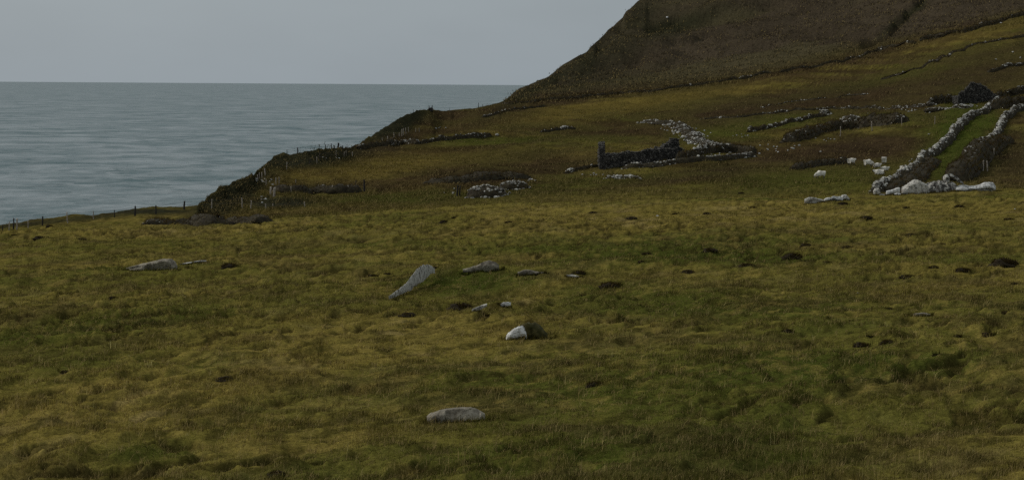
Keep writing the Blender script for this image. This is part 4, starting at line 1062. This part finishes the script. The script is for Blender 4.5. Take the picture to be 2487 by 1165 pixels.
fence('thick dark post beside the overgrown stone heap', [(1110, 450, 476, d_, 1.8, 0), (1116, 451, 475, d_, 1.1, 0), (1172, 460, 474, p_, .9, -.4)], wires=False)
# rock and brush lump on the skyline corner
boulder('boulder', 'dark lump on the skyline between two fence posts', [(1038, 266, 270), (1042, 261, 270), (1047, 260, 270), (1052, 264, 270)], MAT_RUIN, -.1, Yd=526, seed=71)

# ------------------------------------------------------------------ sheep
def sheep_mesh(pose, seed):
    if pose == 'graze':
        hd = [(.60, 0, .60, .15), (.78, 0, .36, .10), (.84, 0, .13, .065)]
    elif pose == 'stand':
        hd = [(.60, 0, .80, .15), (.76, 0, .92, .11), (.95, 0, .84, .065)]
    else:
        hd = [(.60, 0, .46, .15), (.76, 0, .56, .105), (.93, 0, .47, .06)]
    b = -.36 if pose == 'lie' else 0
    V = [(-.48, 0, .66 + b, .23), (-.22, 0, .70 + b, .34), (.10, 0, .70 + b, .36), (.40, 0, .68 + b, .28)] + hd
    E = [(0, 1), (1, 2), (2, 3), (3, 4), (4, 5), (5, 6)]
    for s in (-1, 1):
        i = len(V); V.append((hd[1][0] - .02, s * .16, hd[1][2] + .05, .028)); E.append((5, i))
        if pose == 'lie':
            i = len(V); V += [(-.34, s * .22, .18, .10), (-.12, s * .27, .07, .05)]; E += [(0, i), (i, i + 1)]
            i = len(V); V += [(.40, s * .18, .18, .09), (.56, s * .20, .05, .045)]; E += [(3, i), (i, i + 1)]
        else:
            k = .04 * s
            i = len(V); V += [(-.45, s * .13, .46, .10), (-.53 + k, s * .13, .26, .045), (-.46 + k, s * .13, .02, .04)]; E += [(0, i), (i, i + 1), (i + 1, i + 2)]
            i = len(V); V += [(.38, s * .13, .44, .09), (.40 - k, s * .13, .24, .045), (.38 - k, s * .13, .02, .04)]; E += [(3, i), (i, i + 1), (i + 1, i + 2)]
    me = bpy.data.meshes.new('sheep'); me.from_pydata([v[:3] for v in V], E, [])
    o = bpy.data.objects.new('sheep', me); COL.objects.link(o)
    sk = o.modifiers.new('skin', 'SKIN')
    for i, v in enumerate(V):
        me.skin_vertices[0].data[i].radius = (v[3] * (1.0 if i > 3 else .95), v[3]); me.skin_vertices[0].data[i].use_root = (i == 1)
    sb = o.modifiers.new('sub', 'SUBSURF'); sb.levels = 2; sb.render_levels = 2
    dg = bpy.context.evaluated_depsgraph_get()
    ev = o.evaluated_get(dg); m2 = bpy.data.meshes.new_from_object(ev)
    bpy.data.objects.remove(o); bpy.data.meshes.remove(me)
    n = len(m2.vertices); co = np.zeros(n * 3, np.float32); m2.vertices.foreach_get('co', co); co = co.reshape(-1, 3).astype(float)
    body = (co[:, 0] < .58) & (co[:, 2] > (.16 if pose == 'lie' else .33))
    nn = fbm(co[:, 0] * 11 + co[:, 2] * 5, co[:, 1] * 11 + co[:, 2] * 9, 2, seed) - .5
    c = np.array([0, 0, .7 + b]); dr = co - c; dr /= np.linalg.norm(dr, axis=1)[:, None] + 1e-6
    co += dr * (body * nn * .10)[:, None]
    m2.vertices.foreach_set('co', co.astype(np.float32).ravel())
    m2.materials.clear(); m2.materials.append(MAT_WOOL); m2.materials.append(MAT_FACE)
    for pl in m2.polygons:
        z = pl.center; pl.use_smooth = True
        leg = (z[2] < .33 and pose != 'lie' and z[0] < .66) or (pose == 'lie' and z[2] < .10)
        face = z[0] > hd[1][0] + .04
        pl.material_index = 1 if (leg or face) else 0
    m2.update()
    return m2
SHM = {'graze': sheep_mesh('graze', 3), 'stand': sheep_mesh('stand', 4), 'lie': sheep_mesh('lie', 5)}
for (u, v, pose, hdg, sc, lab) in [
    (1992, 434, 'graze', 196, 1.12, 'white sheep grazing alone, lowest and leftmost of the flock'),
    (2068, 401, 'stand', 35, 1.05, 'white sheep standing with head up under the peat bank, highest on the left'),
    (2109, 406, 'graze', 12, 1.15, 'broad white sheep seen side on in the middle of the flock'),
    (2147, 399, 'graze', 82, 1.1, 'white sheep seen from behind at the top right of the flock'),
    (2130, 406, 'lie', 20, .95, 'dull grey white sheep lying between the broad sheep and the rear-facing one'),
    (2136, 424, 'lie', 160, 1.1, 'white sheep lying with head raised to the left, in front of the flock'),
    (2148, 415, 'lie', 15, 1.0, 'white sheep lying facing right behind the front lying sheep'),
    (2194, 422, 'stand', 105, 1.1, 'plump white sheep standing against the tumbled stone wall')]:
    o = link('sheep', SHM[pose], place(u, v), None, math.radians(hdg))
    o.scale = (sc * .94, sc * .94, sc * .92)
    tag(o, lab, 'sheep', 'flock of sheep on the hillside')

# ------------------------------------------------------------------ loose stones
LOOSE = [mesh('loose_stone', ROCKS[i], ICO2[1], [MAT_WHITE if i % 3 == 0 else MAT_STONE], tint=np.full(len(ROCKS[i]), .06 if i % 2 else .02), smooth=False) for i in range(8)]
def loose(u, v, r, label, group, sink=.25):
    p = place(u, v); i = RS.randint(8)
    o = link('loose_stone', LOOSE[i], p + np.array([0, 0, r * (.5 - sink)]), None, RS.rand() * 6.28)
    o.scale = (r, r, r * (.8 + .3 * RS.rand()))
    return tag(o, label, 'stone', group)
for (cu, cv, su_, sv_, n, r0_, r1_, lab) in [
    (1885, 362, 45, 12, 16, .12, .28, 'pale loose stone strewn on the slope left of the long dark bank'),
    (1985, 338, 40, 8, 9, .12, .24, 'small pale stone lying below the long dark bank'),
    (2095, 308, 30, 6, 5, .14, .30, 'white stone lying against the foot of the long dark bank'),
    (1790, 330, 30, 6, 6, .12, .24, 'pale stone lying on the green terrace right of the zigzag wall'),
    (1660, 318, 40, 10, 14, .12, .28, 'white stone spilled left of the zigzag wall'),
    (1620, 313, 30, 5, 6, .10, .22, 'dull stone scattered under the upper end of the zigzag wall'),
    (1420, 424, 24, 5, 6, .12, .24, 'white stone strewn left of the cottage gable'),
    (1288, 438, 14, 5, 5, .14, .26, 'white stone lying right of the dark stone heaps'),
    (1090, 466, 22, 6, 3, .14, .26, 'white stone lying near the thick dark post'),
    (1780, 375, 60, 5, 12, .12, .28, 'white stone strewn in front of the dark field wall'),
    (2165, 263, 45, 6, 12, .12, .26, 'white stone scattered on the grass left of the hut'),
    (2120, 277, 22, 3, 5, .10, .2, 'tiny pale stone on the bright green grass right of the stone heap'),
    (2215, 270, 25, 4, 8, .12, .26, 'pale stone strewn along the brow right of the green terrace'),
    (2360, 258, 20, 4, 7, .14, .3, 'white stone lying below the hut gable'),
    (640, 438, 16, 8, 9, .14, .34, 'pale broken rock on the bare path between the two bluffs'),
    (750, 466, 45, 3, 6, .10, .18, 'small pale stone at the foot of the lower left bank'),
    (640, 487, 14, 10, 4, .12, .26, 'pale stone on the dark bluff above the left fence'),
    (800, 383, 30, 4, 6, .12, .26, 'white stone at the foot of the gorse bluff'),
    (1070, 310, 30, 4, 4, .16, .3, 'pale stone on the brown slope above the cliff wall'),
    (2225, 385, 14, 6, 5, .10, .2, 'small white stone lying just left of the tumbled lane wall'),
    (2450, 140, 40, 20, 5, .2, .34, 'pale stone specking the slope at the upper right')]:
    for k in range(n):
        loose(cu + RS.randn() * su_ * .6, cv + RS.randn() * sv_ * .6, r0_ + (r1_ - r0_) * RS.rand(), lab, lab.split(' ', 1)[1].replace('stone ', 'stones ', 1))
for (u, v, r, lab) in [(1208, 329, .55, 'long white block alone right of the dark cliff walls'), (2146, 433, .3, 'single pale stone on the grass below the flock'), (2256, 327, .2, 'lone white stone on the slope left of the lane wall'),
                       (1993, 369, .22, 'lone yellowish stone on the brown patch above the peat bank'), (1927, 362, .26, 'lone upright white stone left of the brown patch'), (2431, 57, .5, 'single white stone under the uppermost boundary bank'),
                       (1597, 525, .13, 'single white pebble on the bright crest pasture'), (2085, 712, .07, 'tiny white pebble in the middle of the right pasture'), (2465, 508, .09, 'small pale stone in the grass right of the long white rock'),
                       (1621, 44, .9, 'pale outcrop high on the mountain flank')]:
    loose(u, v, r, lab, None)

# ------------------------------------------------------------------ dark mounds and tussocks in the pasture
def mound_mesh(seed):
    r = np.random.RandomState(seed)
    V = ICO3[0].copy(); V = rough(V, .62, 1.7, seed); V = rough(V, .26, 5.0, seed + 7); V *= np.array([1, .9, .55]); V[:, 2] -= .08
    ng = 420
    a = r.rand(ng) * 6.283; q = np.sqrt(r.rand(ng)) * .95
    root = np.stack([np.cos(a) * q, np.sin(a) * q * .8, np.sqrt(np.maximum(1 - q * q, 0)) * .42 - .1], 1)
    c = np.clip(lin(58, 48, 26)[None] * (1 + .4 * r.randn(ng, 1)), .004, .2)
    bv, bt, bc = blades(root, .16 + .34 * r.rand(ng), np.full(ng, .06), c, .9, False)
    VV_ = np.concatenate([V, bv]); T = np.concatenate([ICO3[1], bt + len(V)]); cc = np.concatenate([np.full((len(V), 3), .02), bc])
    return mesh('earth_mound', VV_, T, [MAT_SOIL, MAT_BLADE], cols=cc, midx=np.concatenate([np.zeros(len(ICO3[1])), np.ones(len(bt))]))
MM = [mound_mesh(500 + i) for i in range(6)]
MOUNDS = [(1533, 531, 24), (1717, 519, 18), (1827, 505, 20), (2103, 531, 33), (2046, 496, 24), (1982, 503, 16), (2213, 570, 24), (1957, 597, 28), (1925, 626, 46), (2057, 602, 26), (1725, 610, 36), (1571, 618, 24), (1558, 636, 16),
 (2203, 672, 38), (2267, 650, 24), (2338, 657, 36), (2438, 643, 62), (2007, 638, 30), (1671, 662, 30), (1813, 647, 36), (2155, 834, 40), (2092, 840, 44), (2326, 817, 20), (2400, 814, 32), (2273, 862, 16), (1861, 703, 14), (2159, 750, 18),
 (2467, 689, 24), (2200, 505, 16), (2450, 534, 24), (2288, 594, 16), (2113, 817, 16), (1483, 695, 52), (2444, 760, 24), (1913, 806, 30), (1446, 936, 60), (1398, 996, 30), (1463, 1032, 36), (1435, 870, 50), (1058, 876, 30), (1300, 1108, 40),
 (2000, 990, 56), (2450, 1000, 60), (34, 571, 14), (95, 579, 24), (199, 582, 20), (274, 724, 34), (434, 722, 18), (334, 796, 36), (389, 796, 36), (556, 648, 42), (409, 812, 16), (187, 666, 22), (120, 550, 18), (1078, 539, 20), (1235, 539, 18), (1440, 517, 16), (1104, 528, 12),
 (158, 906, 44), (462, 940, 42), (549, 924, 62), (636, 912, 30), (37, 1021, 40), (377, 1090, 22), (673, 1153, 62), (521, 1133, 32), (1405, 664, 34), (1055, 652, 22), (1120, 750, 60), (905, 668, 24), (990, 766, 34), (940, 665, 16), (1415, 718, 16), (1640, 520, 14), (1800, 470, 14), (2330, 502, 22)]
MOUNDS = [m for m in MOUNDS if (m[1] < 780 or m[0] > 1900) and not (m[0] > 1950 and m[1] > 950) and not (m[0] < 450 and m[1] > 600)] + [(549, 924, 44), (673, 1153, 46), (1446, 936, 44), (274, 724, 22), (158, 906, 30)]
MARKS = [(368, 650, 'flat grey slab'), (1010, 690, 'tapered pale boulder'), (1265, 800, 'white-faced mossy boulder'), (1105, 1000, 'flat half-sunk boulder'), (2030, 480, 'two lying crest rocks'), (2230, 455, 'big speckled boulder'),
         (2370, 455, 'long white waisted rock'), (2235, 762, 'flat grey stone flake'), (300, 515, 'cliff edge fence')]
ORD = ['nearest', 'second nearest', 'third nearest', 'fourth nearest', 'fifth nearest', 'sixth nearest', 'seventh nearest', 'eighth nearest', 'ninth nearest', 'tenth nearest', 'eleventh nearest', 'twelfth nearest', 'thirteenth nearest', 'fourteenth nearest', 'fifteenth nearest', 'sixteenth nearest']
keys = {}
for i, (u, v, w) in enumerate(MOUNDS):
    ds = [math.hypot((u - a) / 1.4, (v - b) * 1.5) for a, b, _ in MARKS]
    k = int(np.argmin(ds)); a, b, nm = MARKS[k]
    if abs(u - a) > abs(v - b) * 1.6:
        side = 'left of' if u < a else 'right of'
    else:
        side = 'behind' if v < b else 'in front of'
    keys.setdefault((nm, side), []).append((ds[k], i))
LABS = {}
for (nm, side), ls in keys.items():
    for j, (d, i) in enumerate(sorted(ls)):
        LABS[i] = (nm, side, ORD[j], len(ls))
for i, (u, v, w) in enumerate(MOUNDS):
    p = place(u, v); r = w / F * p[1] / 2
    o = link('earth_mound', MM[i % 6], p, None, RS.randn() * .5)
    o.scale = (r * 1.05, r * 1.0, r * (.95 if w > 40 and u > 1900 and v < 700 else .7 + .2 * RS.rand()))
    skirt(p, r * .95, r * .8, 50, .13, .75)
    nm, side, od, cnt = LABS[i]
    sz = 'large' if r > .42 else 'small' if r < .22 else 'middling'
    lab = f"{sz} dark tussock {side} the {nm}" + ('' if cnt == 1 else f", {od} on that side")
    tag(o, lab, 'tussock', 'dark tussocks dotting the pasture')

def build_grass():
    parts = [
        tufts(90000, (Rn, R80 + 20), 6, hmod, lambda P: .04 + .0007 * P[:, 1], seg2=True, wpx=.36),
        tufts(80000, (R80, NR1 - 2), 5, lambda P, u, v: hmod(P, u, v) * 1.15 + .02, lambda P: .04 + .0016 * P[:, 1], seg2=False, wpx=.45),
        # the same turf carries on to either side of the view
        tufts(16000, (Rn, R80 + 20), 6, hmod, lambda P: .06 + .001 * P[:, 1], seg2=True, wpx=.42, cmin=C1 + 1, cmax=C1 + 26),
        tufts(13000, (R80, NR1 - 2), 6, lambda P, u, v: hmod(P, u, v) * 1.15 + .02, lambda P: .05 + .002 * P[:, 1], seg2=False, wpx=.55, cmin=C1 + 1, cmax=C1 + 26),
        tufts(12000, (Rn, R80 + 20), 6, hmod, lambda P: .06 + .001 * P[:, 1], seg2=True, wpx=.42, cmin=C0 - 20, cmax=C0),
        tufts(10000, (R80, NR1 - 2), 6, lambda P, u, v: hmod(P, u, v) * 1.15 + .02, lambda P: .05 + .002 * P[:, 1], seg2=False, wpx=.55, cmin=C0 - 20, cmax=C0),
        # seed stalks standing out of the turf
        tufts(5200, (Rn, R80 + 60), 4, lambda P, u, v: .08 + .20 * RS.rand(len(P)) ** 2, lambda P: .05 * np.ones(len(P)), colf=lambda P, u, v: np.repeat(C_STRAW[None] * 1.25, len(P), 0), wmin=.004, wpx=.34, bend=1.1),
    ] + SKIRT
    V, T, C = join(parts)
    g = link('grass', mesh('grass', V, T, [MAT_BLADE], cols=C, smooth=False))
    tag(g, 'short tufted ochre and green grass covering the pasture', 'grass', kind='stuff')
    parts = [tufts(90000, (NR1 - 2, NRV - 3), 4, lambda P, u, v: .12 + .32 * sstep(.45, .8, fbm(P[:, 0] / 3, P[:, 1] / 3, 2, 321)), lambda P: np.where(P[:, 0] < -.108 * P[:, 1], .08, .25 + .0014 * P[:, 1]),
                   dens=lambda P, u, v: (P[:, 1] < 620) * 1.0 * (u > 480), seg2=False, wpx=.5, cmin=int(np.argmax(us > 480)), jit=.2)]
    V, T, C = join(parts)
    g = link('hill_grass', mesh('hill_grass', V, T, [MAT_BLADE], cols=C, smooth=False))
    tag(g, 'coarse grass and dead bracken growing over the old hill fields', 'grass', kind='stuff')
    parts = [tufts(46000, (NR1 + 60, NRV - 2), 5, lambda P, u, v: .25 + .5 * RS.rand(len(P)), lambda P: .8 + 0 * P[:, 1],
                   dens=lambda P, u, v: (P[:, 1] > 600) * 1.0 * (v > -30), seg2=False, wpx=.7, cmin=int(np.argmax(us > 1224)), jit=.12)]
    V, T, C = join(parts)
    g = link('heather', mesh('heather', V, T, [MAT_BLADE], cols=C, smooth=False))
    tag(g, 'low brown heather covering the mountain slope', 'heather', kind='stuff')
build_grass()
